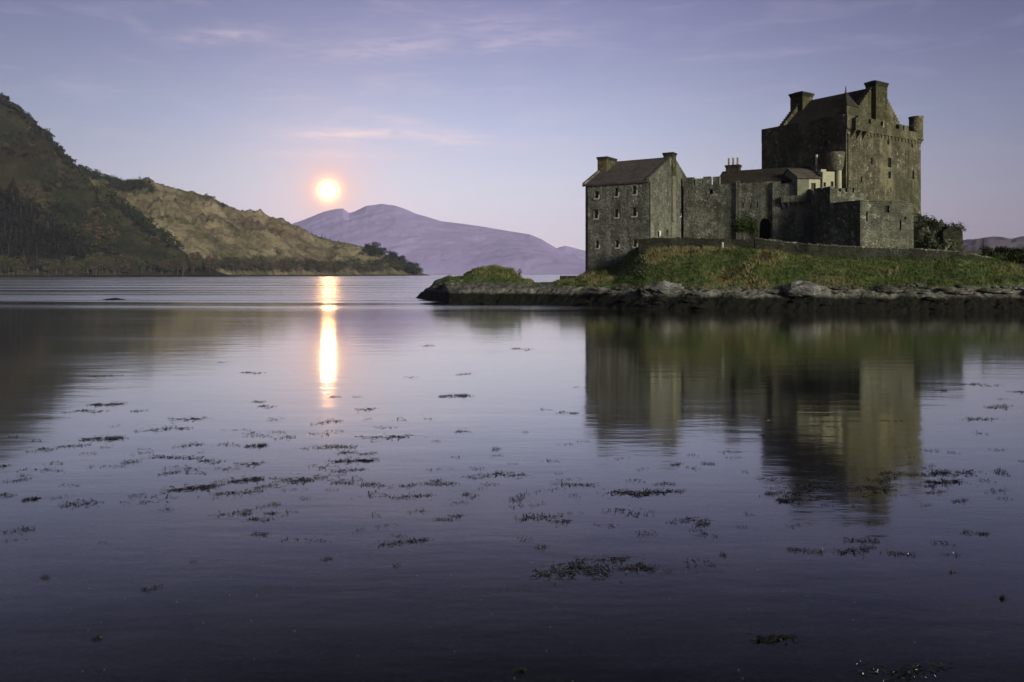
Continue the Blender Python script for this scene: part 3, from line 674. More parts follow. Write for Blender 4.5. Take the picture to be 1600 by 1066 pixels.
a = MB(); fg.box(a, W_ / 2 - 0.5, W_ / 2 + 0.7, -0.14, -0.004, ze - 4.5, ze + 1.5); a.build('chimney_breast', MAT['pale_stone'], house, house)
chimney(fg, house, W_ / 2 - 3.7, W_ / 2 - 0.7, L_ - 1.35, L_ + 0.05, ze + 0.9, zpx(247, 109.5))
for h in wins: window(ff, house, *h)
for h in gw: window(fg, house, *h)
a = MB(); fg.box(a, gdoor[0] - 0.44, gdoor[0] + 0.44, 0.3, 0.36, gdoor[1], gdoor[1] + 0.94); a.build('door', MAT['wood_dark'], house, house)
a = MB(); p0, p1 = fg.p(0.16, -0.08, 0), fg.p(0.16, -0.08, 0); a.tube([fg.p(0.12, -0.09, 5.5), fg.p(0.12, -0.09, ze)], [0.07, 0.07], 8); a.build('drainpipe', MAT['iron'], house, house)
u, Y = fg.hit(1031.5, -0.25)
bd = thing('notice_board', fg.p(u, -0.25, zpx(371, Y)), 'small white board standing at the foot of the gable beside the little arch', 'sign')
a = MB(); fg.box(a, u - 0.22, u + 0.22, -0.28, -0.22, zpx(368.5, Y), zpx(361, Y)); a.build('panel', MAT['white_paint'], bd, bd)
a = MB(); fg.box(a, u - 0.03, u + 0.03, -0.215, -0.16, isl_z(1031, Y) - 0.2, zpx(364, Y)); a.build('post', MAT['white_paint'], bd, bd)
# quay wall by the house
fq = Frame((xpx(877, 104), 104.0), (1, 0.05)); a = MB(); zq = zpx(431, 104)
fq.box(a, 0, 3.4, 0, 1.6, 1.6, zq); fq.box(a, -0.45, -0.004, 0.1, 1.5, 1.6, zq - 0.55); fq.box(a, -0.9, -0.454, 0.1, 1.5, 1.6, zq - 0.7)
tag(a.build('quay_wall', MAT['wall_rubble']), 'low dark stone quay jutting out left of the gabled house', 'wall')

# ------------------------------------------------------------------ curtain wall with the gate arch, and the range behind it
fc = Frame((xpx(1068, 109.0), 109.0), (xpx(1209, 103.0) - xpx(1068, 109.0), 103.0 - 109.0))
LC = fc.hit(1209)[0]
curt = thing('curtain_wall', fc.p(LC / 2, 0, 6), 'grey stone curtain wall with gate arch between the gabled house and the keep', 'wall')
zt = 15.7
ug, Yg = fc.hit(1194.5); gate = (ug, zpx(374, Yg), 1.5, zpx(341.5, Yg) - zpx(374, Yg), True)
ws = []
for px, py in [(1161, 322), (1173, 323), (1183, 322)]:
    u, Y = fc.hit(px); ws.append((u, zpx(py + 3, Y), 0.16, 0.75))
us_, Ys_ = fc.hit(1111); ws.append((us_, zpx(303, Ys_), 0.5, 0.55))
a = MB(); facade(a, fc, 0, LC, 4, zt, [gate] + ws, depth=0.9)
a.face([fc.p(0, 0, zt), fc.p(LC, 0, zt), fc.p(LC, 1.0, zt), fc.p(0, 1.0, zt)]); a.face([fc.p(0, 1.0, 4), fc.p(LC, 1.0, 4), fc.p(LC, 1.0, zt), fc.p(0, 1.0, zt)])
a.build('wall', MAT['stone'], curt, curt)
a = MB(); fc.box(a, gate[0] - 0.74, gate[0] + 0.74, 0.75, 0.85, gate[1], gate[1] + gate[3] - 0.01); a.build('gate', MAT['wood_dark'], curt, curt)
a = MB()
for i in range(13):
    t0 = math.pi * i / 13; t1 = math.pi * (i + 1) / 13 - 0.03; r0, r1 = 0.78, 1.08; zc_ = gate[1] + gate[3] - 0.75 * 1.15
    fc.extrude(a, [(gate[0] + r * math.cos(t_), zc_ + r * 1.15 * math.sin(t_)) for r, t_ in ((r0, t0), (r1, t0), (r1, t1), (r0, t1))], -0.05, -0.004)
a.build('arch_ring', MAT['pale_stone'], curt, curt)
for p0, p1, top in [(1066, 1084, 277.5), (1086, 1097, 279), (1098.5, 1110, 276), (1113.5, 1124, 276)]:
    u0, Y0 = fc.hit(p0); u1, Y1 = fc.hit(p1); a = MB(); fc.box(a, u0, u1, 0.02, 0.62, zt, zpx(top, (Y0 + Y1) / 2)); a.build('merlon', MAT['stone'], curt, curt)
for h in ws[:3]:
    a = MB(); fc.box(a, h[0] - 0.1, h[0] + 0.1, 0.25, 0.3, h[1] - 0.02, h[1] + h[3] + 0.02); a.build('arrow_slit', MAT['wood_dark'], curt, curt)
a = MB(); fc.box(a, us_ - .24, us_ + .24, 0.4, 0.45, ws[3][1], ws[3][1] + .54); a.build('loophole', MAT['wood_dark'], curt, curt)
for p0, p1, zt_ in [(1150, 1156, 283), (1207, 1219, 284)]:
    u0, Y0 = fc.hit(p0, -0.3); u1, _ = fc.hit(p1, -0.3); a = MB(); fc.box(a, u0, u1, -0.34, -0.004, 4, zpx(zt_, Y0), taper=0.0); a.build('pilaster', MAT['stone'], curt, curt)
# the range: roof seen above the curtain
u0 = fc.hit(1119, 1.0)[0]; u1 = fc.hit(1262, 3.0)[0]
rng_ = thing('roofed_range', fc.p((u0 + u1) / 2, 4, 6), 'long low range with dark slate roof rising behind the curtain wall', 'building')
a = MB(); fc.box(a, u0, u1, 1.01, 8.0, 5, zt - 0.15); fc.extrude_u(a, [(1.01, zt - 0.15), (8.0, zt - 0.15), (4.5, 17.55)], u0 + 0.02, u1 - 0.02); a.build('wall', MAT['stone'], rng_, rng_)
a = MB(); fc.extrude_u(a, [(0.5, zt - 0.15), (4.5, 17.7), (8.4, zt - 0.15), (8.4, zt + 0.05), (4.5, 17.95), (0.5, zt + 0.1)], u0 - 0.1, u1 + 0.1); a.build('roof', MAT['slate_dark'], rng_, rng_)
u, Y = fc.hit(1146.5, 4.5); chimney(fc, rng_, u - 0.95, u + 0.85, 3.9, 5.0, 16.2, zpx(258.5, Y), pots=3, pot_h=zpx(247, Y) - zpx(258.5, Y), mat='dark_cap')
# the wall stretch right of the gate with its machicolation
fm = Frame((xpx(1219, 102.4), 102.4), (xpx(1263, 100.6) - xpx(1219, 102.4), -1.8)); LM = fm.hit(1263)[0]
gt = thing('gate_tower', fm.p(LM / 2, 0, 6), 'dark square gate tower with corbelled overhang right of the gate arch', 'tower')
a = MB(); fm.box(a, 0, LM + 0.4, 0, 5, 4, zpx(311, 101.2)); fm.box(a, 0, LM * .62, 0.003, 5, zpx(311, 101.2) + .003, zpx(286, 101.5)); a.build('wall', MAT['stone'], gt, gt)
a = MB(); fm.box(a, 0.25, LM - 0.1, -0.55, -0.004, zpx(316, 101), zpx(306, 101)); a.build('machicolation', MAT['stone'], gt, gt)
for i in range(5):
    u = 0.45 + i * (LM - 0.8) / 4; a = MB(); fm.extrude_u(a, [(-0.5, zpx(316, 101) - 0.003), (-0.004, zpx(316, 101) - 0.003), (-0.004, zpx(326, 101)), (-0.15, zpx(324, 101))], u - 0.14, u + 0.14); a.build('corbel', MAT['stone'], gt, gt)

# ------------------------------------------------------------------ keep
K = (xpx(1322, 103.0), 103.0)
fk = Frame(K, (14.7, 9.9))                      # lit face along u; dark side runs along v
KU, KV = 17.7, 13.3
keep = thing('keep', fk.p(KU / 2, KV / 2, 6), 'massive square stone keep with steep roof, the tallest tower on the islet', 'castle')
zk, zp = zpx(207, 105.5), 24.35
holes = []
for px, py, w_, h_ in [(1390, 262, 0.72, 1.35), (1390, 279, 0.62, 0.95), (1427, 280, 0.5, 1.15), (1425, 231, 0.4, 0.7), (1388, 226, 0.5, 0.6), (1362, 256, 0.4, 0.75), (1392, 301, 0.22, 0.75), (1346, 285, 0.3, 0.7)]:
    u, Y = fk.hit(px); holes.append((u, zpx(py, Y), w_, h_))
fl = Frame(fk.p(0, KV, 0)[:2], tuple(-fk.v)[:2])  # dark side: u from far left to the near corner, v inwards
lholes = []
for px, py, w_, h_ in [(1291, 230, 0.55, 0.8), (1243, 217, 0.5, 0.4), (1289, 214, 0.45, 0.35), (1212, 214, 0.4, 0.35)]:
    u, Y = fl.hit(px); lholes.append((u, zpx(py, Y), w_, h_))
BT = 0.10
a = MB()
facade(a, fk, 0, KU, 3, zk, holes); facade(a, fl, 0, KV, 3, zk, lholes)
a.face([fk.p(KU, 0, 3), fk.p(KU, KV, 3), fk.p(KU, KV, zk), fk.p(KU, 0, zk)]); a.face([fk.p(0, KV, 3), fk.p(KU, KV, 3), fk.p(KU, KV, zk), fk.p(0, KV, zk)])
a.face([fk.p(0, 0, zk), fk.p(KU, 0, zk), fk.p(KU, KV, zk), fk.p(0, KV, zk)])
# slight batter at the foot of the right edge
a.prism([fk.p(KU + 0.003, 0.1, 3), fk.p(KU + 0.45, 0.1, 3), fk.p(KU + 0.45, KV, 3), fk.p(KU + 0.003, KV, 3)], [fk.p(KU + 0.003, 0.1, 19), fk.p(KU + 0.03, 0.1, 19), fk.p(KU + 0.03, KV, 19), fk.p(KU + 0.003, KV, 19)])
a.build('wall', MAT['keep_stone'], keep, keep)
for h in holes: window(fk, keep, *h, pale=False, mats=MAT['iron'])
for h in lholes: window(fl, keep, *h, pale=False, mats=MAT['iron'])
# parapet: solid along the dark side, with crenels along the lit side, on a corbel table
PO = 0.16
a = MB(); fk.box(a, -0.02, KU + PO, -PO, 0.35, zk + 0.003, zp - 0.75); fk.box(a, -0.02, 0.35, 0.354, KV + .02, zk + 0.003, zp); fk.box(a, KU - 0.35, KU + PO, 0.354, KV + PO, zk + 0.003, zp - 0.2); fk.box(a, 0.354, KU - 0.354, KV - 0.35, KV + PO, zk + 0.003, zp)
a.build('parapet', MAT['keep_stone'], keep, keep)
for p0, p1 in [(1324, 1336), (1341, 1356), (1361, 1373), (1380, 1399), (1405, 1411), (1413, 1420)]:
    u0 = fk.hit(p0, -PO)[0]; u1 = fk.hit(p1, -PO)[0]; a = MB(); fk.box(a, u0, u1, -PO, 0.33, zp - 0.747, zp + 0.12 * math.sin(p0)); a.build('merlon', MAT['keep_stone'], keep, keep)
for i in range(15):
    u = 4.6 + i * (KU - 6.2) / 14; a = MB(); fk.extrude_u(a, [(-PO + .02, zk - 0.003), (-0.004, zk - 0.003), (-0.004, zk - 0.5), (-0.1, zk - 0.42)], u, u + 0.3); a.build('corbel', MAT['keep_stone'], keep, keep)
# projecting box machicolation near the corner
u0 = fk.hit(1329)[0]; u1 = fk.hit(1349)[0]; a = MB(); fk.box(a, u0, u1, -0.75, -PO - 0.004, zpx(205, 104), zpx(186, 104)); o = a.build('box_machicolation', MAT['keep_stone'], keep, keep)
for i in range(3):
    u = u0 + (u1 - u0 - 0.3) * i / 2; a = MB(); fk.extrude_u(a, [(-0.72, zpx(205, 104) - .003), (-0.004, zpx(205, 104) - .003), (-0.004, zpx(218, 104)), (-0.2, zpx(214, 104))], u, u + 0.3); a.build('bracket', MAT['pale_stone'], o, keep)
# roof and stepped gables
UR = fk.hit(1370, 0.9)[0]; HW = 5.6; zE = zp - 0.35; zR = zpx(139, 107.2) + 0.35
a = MB(); kk = (zR - zE) / HW
fk.extrude(a, [(UR - HW, zE), (UR, zR), (UR + HW, zE), (UR + HW, zE + .25), (UR, zR + .25), (UR - HW, zE + .25)], 1.5, KV - 1.3); a.build('roof', MAT['slate_dark'], keep, keep)
for v0 in (0.85, KV - 1.3):
    n = 13; left = []; 
    for i in range(n):
        uu = UR - HW - 0.25 + (HW - 0.5) * i / n; u2 = UR - HW - 0.25 + (HW - 0.5) * (i + 1) / n; zz_ = zE + (zR - zE) * (i + 1) / n + 0.3
        left += [(uu, zz_), (u2, zz_)]
    rt = [(2 * UR - u_, z_) for u_, z_ in reversed(left)]
    a = MB(); fk.extrude(a, [(UR - HW - .25, zk)] + left + rt + [(UR + HW + .25, zk)], v0, v0 + 0.7); a.build('stepped_gable', MAT['keep_stone'], keep, keep)
def flared(fr, root, u0, u1, v0, v1, zb, zt_, fl_=0.16):
    a = MB(); fr.box(a, u0, u1, v0, v1, zb, zt_ - 0.9); o = a.build('chimney', MAT['chimney_stone'], root, root)
    a = MB()
    q = lambda e, z: [fr.p(u0 - e, v0 - e, z), fr.p(u1 + e, v0 - e, z), fr.p(u1 + e, v1 + e, z), fr.p(u0 - e, v1 + e, z)]
    a.prism(q(0, zt_ - .897), q(fl_ * .6, zt_ - .5)); a.prism(q(fl_, zt_ - .497), q(fl_ * .8, zt_ - .25)); a.prism(q(fl_ * .4, zt_ - .247), q(-.55, zt_))
    a.build('chimney_cap', MAT['dark_cap'], o, root)
flared(fk, keep, UR - 1.35, UR + 1.35, 0.2, 1.7, zp - 0.55, zpx(121.5, 106.5))
ul, Yl = fk.hit(1251, KV - 0.9); flared(fk, keep, ul - 1.2, ul + 1.2, KV - 2.1, KV + 0.0, zE + 0.5, zpx(144.5, Yl), 0.2)
# cap-house on the near corner
cu0, cu1, cv0, cv1 = 0.8, 3.3, 0.42, 2.3; zw = 25.65
a = MB(); fk.box(a, cu0, cu1, cv0, cv1, zk + .01, zw); o = a.build('caphouse', MAT['keep_stone'], keep, keep)
ap = fk.p(fk.hit(1321.5, 1.3)[0], 1.3, 27.75); q = [fk.p(cu0 - .12, cv0 - .12, zw), fk.p(cu1 + .12, cv0 - .12, zw), fk.p(cu1 + .12, cv1 + .12, zw), fk.p(cu0 - .12, cv1 + .12, zw)]
a = MB()
for i in range(4): a.face([q[i], q[(i + 1) % 4], ap])
a.face(q[::-1]); a.build('cap_roof', MAT['slate_dark'], o, keep)
a = MB(); a.tube([(ap[0], ap[1], ap[2] - .1), (ap[0], ap[1], ap[2] + 0.55), (ap[0], ap[1], ap[2] + 0.7)], [0.09, 0.05, 0.02], 6); a.build('finial', MAT['iron'], o, keep)
# corner turret
cp = fk.p(KU - 0.45, 0.45, 0); zt0, zt1 = zpx(220, 113), zpx(183, 113); r = 0.92
a = MB(); a.lathe(cp, [(0.02, zt0 - 1.0), (0.45, zt0 - 0.9), (0.62, zt0 - .5), (r * .86, zt0 - .25), (r * .86, zt0 - .05), (r + .06, zt0), (r + .06, zt0 + .25), (r, zt0 + .28), (r, zt1 - .2), (r + .07, zt1 - .18), (r + .07, zt1), (r - .25, zt1), (r - .25, zt1 - .7), (0.02, zt1 - .7)], 22)
a.build('corner_turret', MAT['keep_stone'], keep, keep)
# rainwater strip down the corner
a = MB(); a.tube([fk.p(0.3, -0.07, 12), fk.p(0.3, -0.07, zk - .5)], [0.06, 0.06], 6); a.build('drainpipe', MAT['iron'], keep, keep)

# ------------------------------------------------------------------ court buildings in front of the keep
fw = Frame((xpx(1264, 101.0), 101.0), (1, 0.12))
cot = thing('cream_cottage', fw.p(1, 1, 8), 'small cream rendered cottage with brown roof tucked below the keep', 'cottage')
uL = fw.hit(1246)[0]; uC = 0.0; uR = fw.hit(1285)[0]; zb = 9.0; z1 = zpx(279, 101); z2 = zpx(266, 104)
win = (fw.hit(1271)[0], zpx(295, 101), 0.62, 0.72)
a = MB(); facade(a, fw, 0, uR, zb, z1, [win]); a.face([fw.p(uR, 0, zb), fw.p(uR, 5, zb), fw.p(uR, 5, z1), fw.p(uR, 0, z1)]); a.face([fw.p(uL, 5, zb), fw.p(uR, 5, zb), fw.p(uR, 5, z1), fw.p(uL, 5, z1)])
a.face([fw.p(uR, 0, z1), fw.p(uR, 5, z1), fw.p(uR, 2.6, z2)]); a.build('wall', MAT['harl'], cot, cot)
a = MB(); a.face([fw.p(uL, 0.0, zb), fw.p(-0.001, 0, zb), fw.p(-0.001, 0, z1), fw.p(uL, 0, z1)]); a.face([fw.p(uL, 0, zb), fw.p(uL, 5, zb), fw.p(uL, 5, z1), fw.p(uL, 0, z1)]); a.face([fw.p(uL, 0, z1), fw.p(uL, 5, z1), fw.p(uL, 2.6, z2)]); o = a.build('side_wall', MAT['harl_grey'], cot, cot); o['label'] = 'grey weathered wall at the left of the cottage'
window(fw, cot, *win, pale=False, mats=MAT['wood_dark'])
a = MB(); fw.extrude_u(a, [(-0.25, z1 - .02), (2.6, z2), (5.2, z1 - .02), (5.2, z1 + .13), (2.6, z2 + .16), (-0.25, z1 + .13)], uL - 0.12, uR + 0.15); a.build('roof', MAT['slate'], cot, cot)
u = fw.hit(1276, 2.0)[0]; a = MB(); fw.box(a, u - .42, u + .42, 1.4, 2.2, z1, zpx(259, 103)); o = a.build('chimney', MAT['pale_stone'], cot, cot)
a = MB(); p = fw.p(u - 0.12, 1.8, 0); za = zpx(259, 103); zb_ = zpx(242, 103); a.lathe(p, [(.02, za - .02), (.2, za), (.13, za + .5), (.16, zb_ - .2), (.17, zb_), (.02, zb_)], 12); a.build('chimney_pot', MAT['pot_pale'], o, cot)
# taller cream wing
uA = fw.hit(1285.5, -0.3)[0]; uB = fw.hit(1304, -0.3)[0]; zwt = zpx(268, 100.8); holes2 = [(fw.hit(1288.5, -.3)[0], zpx(292, 101), .34, .55), (fw.hit(1300, -.3)[0], zpx(291, 101), .4, .6)]
wing = thing('cream_wing', fw.p((uA + uB) / 2, 1, 8), 'narrow cream rendered wing between the cottage and the round turret', 'building')
a = MB(); facade(a, fw, uA, uB, zb, zwt, holes2, v=-0.3); a.face([fw.p(uA, -.3, zb), fw.p(uA, 3, zb), fw.p(uA, 3, zwt), fw.p(uA, -.3, zwt)]); a.face([fw.p(uB, -.3, zb), fw.p(uB, 3, zb), fw.p(uB, 3, zwt), fw.p(uB, -.3, zwt)]); a.face([fw.p(uA, -.3, zwt), fw.p(uB, -.3, zwt), fw.p(uB, 3, zwt), fw.p(uA, 3, zwt)]); a.build('wall', MAT['harl'], wing, wing)
for h in holes2: window(fw, wing, *h, v=-0.3, pale=False, mats=MAT['wood_dark'])
a = MB(); fw.box(a, uA + .05, uA + .75, 0.2, 0.9, zwt + .003, zwt + .35); a.build('parapet_block', MAT['harl'], wing, wing)
# round turret on its stem
ct = (xpx(1305, 101.6), 101.6, 0); zt0, zt1 = zpx(266.5, 101), zpx(237.5, 101)
tur = thing('round_turret', (ct[0], ct[1], 9), 'squat round stone turret swelling out on a slim stem before the keep', 'turret')
a = MB(); a.lathe(ct, [(0.02, zt0), (0.78, zt0), (0.98, zt0 + .5), (1.12, zt1 - .5), (1.15, zt1), (0.95, zt1), (0.95, zt1 - .3), (.02, zt1 - .3)], 24); a.build('drum', MAT['pale_stone'], tur, tur)
cs = (xpx(1310.5, 101.2), 101.2, 0); a = MB(); a.lathe(cs, [(0.36, 9), (0.34, zt0 - .003)], 16); a.build('stem', MAT['harl'], tur, tur)
# inner court block with crenels
pi = [(1261, 101.2), (1297, 96.6), (1352, 99.5)]
P_ = [(xpx(a_, b_), b_) for a_, b_ in pi]; P_ += [(P_[2][0] + 1.5, 104.0), (P_[0][0] + 1.0, 105.0)]
blk = thing('court_wall', (P_[1][0], P_[1][1], 6), 'crenellated inner court wall between the cream cottage and the bastion', 'wall')
ztb = zpx(299, 97); a = MB(); a.prism([(x, y, 4) for x, y in P_], [(x, y, ztb) for x, y in P_]); a.build('wall', MAT['bastion_stone'], blk, blk)
f1 = Frame(P_[0], (P_[1][0] - P_[0][0], P_[1][1] - P_[0][1])); f2 = Frame(P_[1], (P_[2][0] - P_[1][0], P_[2][1] - P_[1][1]))
for fr, segs in ((f1, [(1262, 1267, 296), (1271, 1283, 295), (1286, 1296.5, 293)]), (f2, [(1297.5, 1311, 293.5), (1314, 1321, 294), (1324, 1332, 293.5), (1335, 1343, 293.5)])):
    for p0, p1, py in segs:
        u0, Y0 = fr.hit(p0); u1, _ = fr.hit(p1); a = MB(); fr.box(a, u0, u1, 0.01, 0.55, ztb + .003, zpx(py, Y0)); a.build('merlon', MAT['bastion_stone'], blk, blk)
# low bastion
pb = [(1286, 95.6), (1344, 91.0), (1427.5, 92.6)]
Q = [(xpx(a_, b_), b_) for a_, b_ in pb]; Q += [(Q[2][0] + 1.6, 97.5), (Q[0][0] + 3.0, 100.0)]
bas = thing('bastion', (Q[1][0], Q[1][1], 6), 'low angular stone bastion with flat top in front of the keep', 'tower')
zbt = zpx(315, 91.3); b1 = Frame(Q[1], (Q[2][0] - Q[1][0], Q[2][1] - Q[1][1])); b2 = Frame(Q[0], (Q[1][0] - Q[0][0], Q[1][1] - Q[0][1])); LB = b1.hit(1427.5)[0]; LA = b2.hit(1344)[0]
bh = []
for px, py, w_, h_ in [(1386, 332.5, 0.58, 0.82), (1354.5, 346, 0.2, 1.15), (1407, 360, 0.22, 1.2), (1414.5, 343, 0.25, 0.3)]:
    u, Y = b1.hit(px); bh.append((u, zpx(py, Y), w_, h_))
a = MB(); facade(a, b1, 0, LB, 3.5, zbt, bh); facade(a, b2, 0, LA, 3.5, zbt, [])
for i in (2, 3, 4):
    p, q = Q[i], Q[(i + 1) % 5]; a.face([(*p, 3.5), (*q, 3.5), (*q, zbt), (*p, zbt)])
a.face([(*p, zbt) for p in Q]); a.build('wall', MAT['bastion_stone'], bas, bas)
a = MB(); b1.box(a, -0.06, LB + .06, -0.07, 0.3, zbt + .003, zbt + .13); b2.box(a, -0.02, LA - 0.08, -0.07, 0.3, zbt + .003, zbt + .13); a.build('string_course', MAT['bastion_stone'], bas, bas)
for h in bh: window(b1, bas, *h, pale=False, mats=MAT['wood_dark'])

# ------------------------------------------------------------------ boundary walls
def dyke(name, pts, th, label, seed, cope='coping_stone'):
    rg = random.Random(seed); pl = [Vector((xpx(px, Y), Y, zpx(py, Y))) for px, Y, py in pts]; gr = [isl_z(px, Y) - 0.5 for px, Y, _ in pts]
    root = thing(name, (pl[0].x, pl[0].y, gr[0]), label, 'wall'); a = MB(); c_ = MB()
    for i in range(len(pl) - 1):
        p, q = pl[i], pl[i + 1]; d = (q - p); L = d.length; n = max(1, int(L / 0.45)); nv = Vector((-d.y, d.x, 0)).normalized() * th
        jz = [rg.uniform(-0.05, 0.05) for _ in range(n + 1)]
        for k in range(n):
            s0, s1 = k / n, (k + 1) / n; A_, B_ = p.lerp(q, s0), p.lerp(q, s1); g0 = gr[i] + (gr[i + 1] - gr[i]) * s0; g1 = gr[i] + (gr[i + 1] - gr[i]) * s1
            zt0_ = A_.z - 0.16; zt1_ = B_.z - 0.16
            a.prism([(A_.x, A_.y, g0), (B_.x, B_.y, g1), (B_.x + nv.x, B_.y + nv.y, g1), (A_.x + nv.x, A_.y + nv.y, g0)], [(A_.x, A_.y, zt0_), (B_.x, B_.y, zt1_), (B_.x + nv.x, B_.y + nv.y, zt1_), (A_.x + nv.x, A_.y + nv.y, zt0_)], caps=True)
            if True:
                e = rg.uniform(0.0, 0.08); h0 = rg.uniform(0.08, 0.24); m_ = 0.02
                A2, B2 = A_.lerp(B_, m_ + .05 * rg.random()), A_.lerp(B_, 1 - m_ - .05 * rg.random())
                w0 = nv * (1 + e); o0 = nv * -e
                c_.prism([(A2.x + o0.x, A2.y + o0.y, zt0_ + .004), (B2.x + o0.x, B2.y + o0.y, zt1_ + .004), (B2.x + w0.x, B2.y + w0.y, zt1_ + .004), (A2.x + w0.x, A2.y + w0.y, zt0_ + .004)],
                         [(A2.x + o0.x * .3, A2.y + o0.y * .3, zt0_ + h0), (B2.x + o0.x * .3, B2.y + o0.y * .3, zt1_ + h0 * rg.uniform(.6, 1)), (B2.x + nv.x * .9, B2.y + nv.y * .9, zt1_ + h0 * .8), (A2.x + nv.x * .9, A2.y + nv.y * .9, zt0_ + h0)])
    a.build('wall', MAT['wall_rubble'], root, root); c_.build('coping', MAT[cope], root, root)
dyke('stone_dyke', [(1180, 92.2, 371), (1215, 91, 375.5), (1262, 89.6, 380.5), (1340, 88.9, 384.5), (1430, 88.4, 387.5), (1504, 88, 392.5), (1550, 88.6, 402)], 0.5, 'long dry stone dyke with pale coping running below the bastion to the right', 5)
dyke('stone_dyke', [(998, 97, 374), (1030, 96.4, 371), (1070, 95.9, 371.5), (1138, 95.1, 373.5), (1178, 94.6, 374.5)], 0.5, 'short dark stone dyke along the foot of the gabled house and gate', 6, 'wall_rubble')
p = on_islet(1129, 94.3); mk = thing('marker_post', p, 'short white marker post in front of the short dark dyke', 'post')
a = MB(); a.lathe((p[0], p[1], 0), [(0.14, p[2] - .2), (0.13, zpx(379.5, 94.3)), (0.08, zpx(378.5, 94.3)), (0.01, zpx(378.5, 94.3))], 10); a.build('post', MAT['lime_and_lit_edge'], mk, mk)

# ------------------------------------------------------------------ rock outcrop and plants right of the bastion
def blob(name, mat, c, rx, ry, rz, seed, sub=4, amp=0.3, wl=1.2, flat=0.0):
    bm = bmesh.new(); bmesh.ops.create_icosphere(bm, subdivisions=sub, radius=1.0)
    for v in bm.verts:
        d = v.co.copy(); k = 1 + amp * noise.fractal(d * wl + Vector((seed * 3.1, seed, 0)), 0.8, 2.1, 4) + amp * .5 * (1 - 2 * abs(noise.noise(d * wl * 2.2 + Vector((seed, 0, 5)))))
        v.co = Vector((d.x * k * rx, d.y * k * ry, max(d.z * k, -0.5) * rz))
    me = bpy.data.meshes.new(name); bm.to_mesh(me); bm.free(); me.materials.append(mat)
    return me
def leaves_on(me, mat, n, size, seed, name='foliage', thick=0.3):
    rg = random.Random(seed); a = MB(); vs = [v for v in me.vertices if v.co.z > -0.1]
    for _ in range(n):
        v = rg.choice(vs); c = v.co + v.normal * rg.uniform(-.05, thick) + Vector((rg.gauss(0, .1), rg.gauss(0, .1), rg.gauss(0, .1)))
        x = Vector((rg.gauss(0, 1), rg.gauss(0, 1), rg.gauss(0, 1))).normalized(); y = x.cross(v.normal + Vector((rg.gauss(0, .5), rg.gauss(0, .5), rg.gauss(0, .5)))).normalized(); s_ = size * rg.uniform(.5, 1.2)
        a.face([c - x * s_, c + y * s_ * .5, c + x * s_, c - y * s_ * .5])
    return a.mesh(name, mat)
def rocky(name, px, Y, w_, d_, h_, zb, seed, label, cat, mat='rock', leaf=None, nl=0):
    root = thing(name, (xpx(px, Y), Y, zb), label, cat); me = blob('rock_mass', MAT[mat], None, w_ / 2, d_ / 2, h_, seed)
    o = bpy.data.objects.new('rock_mass', me); C.objects.link(o); o.parent = root
    if leaf: o = bpy.data.objects.new('ivy', leaves_on(me, MAT[leaf], nl, 0.16, seed)); C.objects.link(o); o.parent = root
rocky('rock_outcrop', 1448, 95, 4.4, 5, zpx(346, 95) - 6.0, 6.0, 3, 'ivy-covered rocky outcrop against the right side of the bastion', 'rock', 'rock', 'leaf_shrub', 1300)
rocky('rock_outcrop', 1468, 93.5, 3.8, 3.4, zpx(363, 93.5) - 6.0, 6.0, 8, 'low leafy rock between the ivy outcrop and the ruined wall stump', 'rock', 'rock', 'leaf_shrub', 1100)
# ruined stump
fs = Frame((xpx(1480, 92.0), 92.0), (1, 0.1)); st_ = thing('ruined_wall', fs.p(1.2, .5, 6), 'dark ruined stump of masonry with rounded top right of the outcrop', 'wall')
a = MB(); zs_ = zpx(354, 92.0); fs.extrude(a, [(-0.6, 5), (-0.5, zs_ - .55), (-0.1, zs_ - .3), (0.2, zs_), (1.2, zs_ - .02), (1.6, zs_ - .2), (1.9, zs_ - .7), (2.0, 5)], 0, 1.6); a.build('wall', MAT['wall_rubble'], st_, st_)
me_b = blob('tmp', MAT['rock'], None, 1.1, .8, .45, 4); o = bpy.data.objects.new('ivy', leaves_on(me_b, MAT['leaf_ivy'], 520, .13, 9)); C.objects.link(o); o.parent = st_; o.location = (0.0, 0.3, zs_ - 6.3)
def shrub(name, p, w_, h_, n, leaf, seed, label, cat='shrub', size=0.14, lobes=5):
    root = thing(name, p, label, cat); rg = random.Random(seed); a = MB(); tb = MB()
    cs_ = [(Vector((rg.uniform(-.32, .32) * w_, rg.uniform(-.3, .3) * w_, h_ * rg.uniform(.35, .75))), rg.uniform(.22, .36)) for _ in range(lobes)]
    for c0, rr in cs_: tb.tube([(0, 0, -.2), tuple(c0 * .5), tuple(c0)], [.05, .035, .012], 5)
    for _ in range(n):
        c0, rr = rg.choice(cs_); d = Vector((rg.gauss(0, 1), rg.gauss(0, 1), rg.gauss(0, 1))).normalized(); c = c0 + Vector((d.x * rr * w_, d.y * rr * w_, d.z * rr * h_)) * rg.uniform(.45, 1.1)
        x = Vector((rg.gauss(0, 1), rg.gauss(0, 1), rg.gauss(0, 1))).normalized(); y = x.cross(d + Vector((rg.gauss(0, .6), 0, rg.gauss(0, .6)))).normalized(); s_ = size * rg.uniform(.5, 1.2)
        a.face([c - x * s_, c + y * s_ * .5, c + x * s_, c - y * s_ * .5])
    for nm, m_, mt in (('stems', tb, 'bark'), ('foliage', a, leaf)):
        o = bpy.data.objects.new(nm, m_.mesh(nm, MAT[mt])); C.objects.link(o); o.parent = root
p = on_islet(1163, 97.5); shrub('leafy_shrub', (p[0], p[1], zpx(374, 97.5)), 3.6, 3.0, 3600, 'leaf_shrub', 2, 'large leafy green shrub growing left of the gate arch', lobes=9)
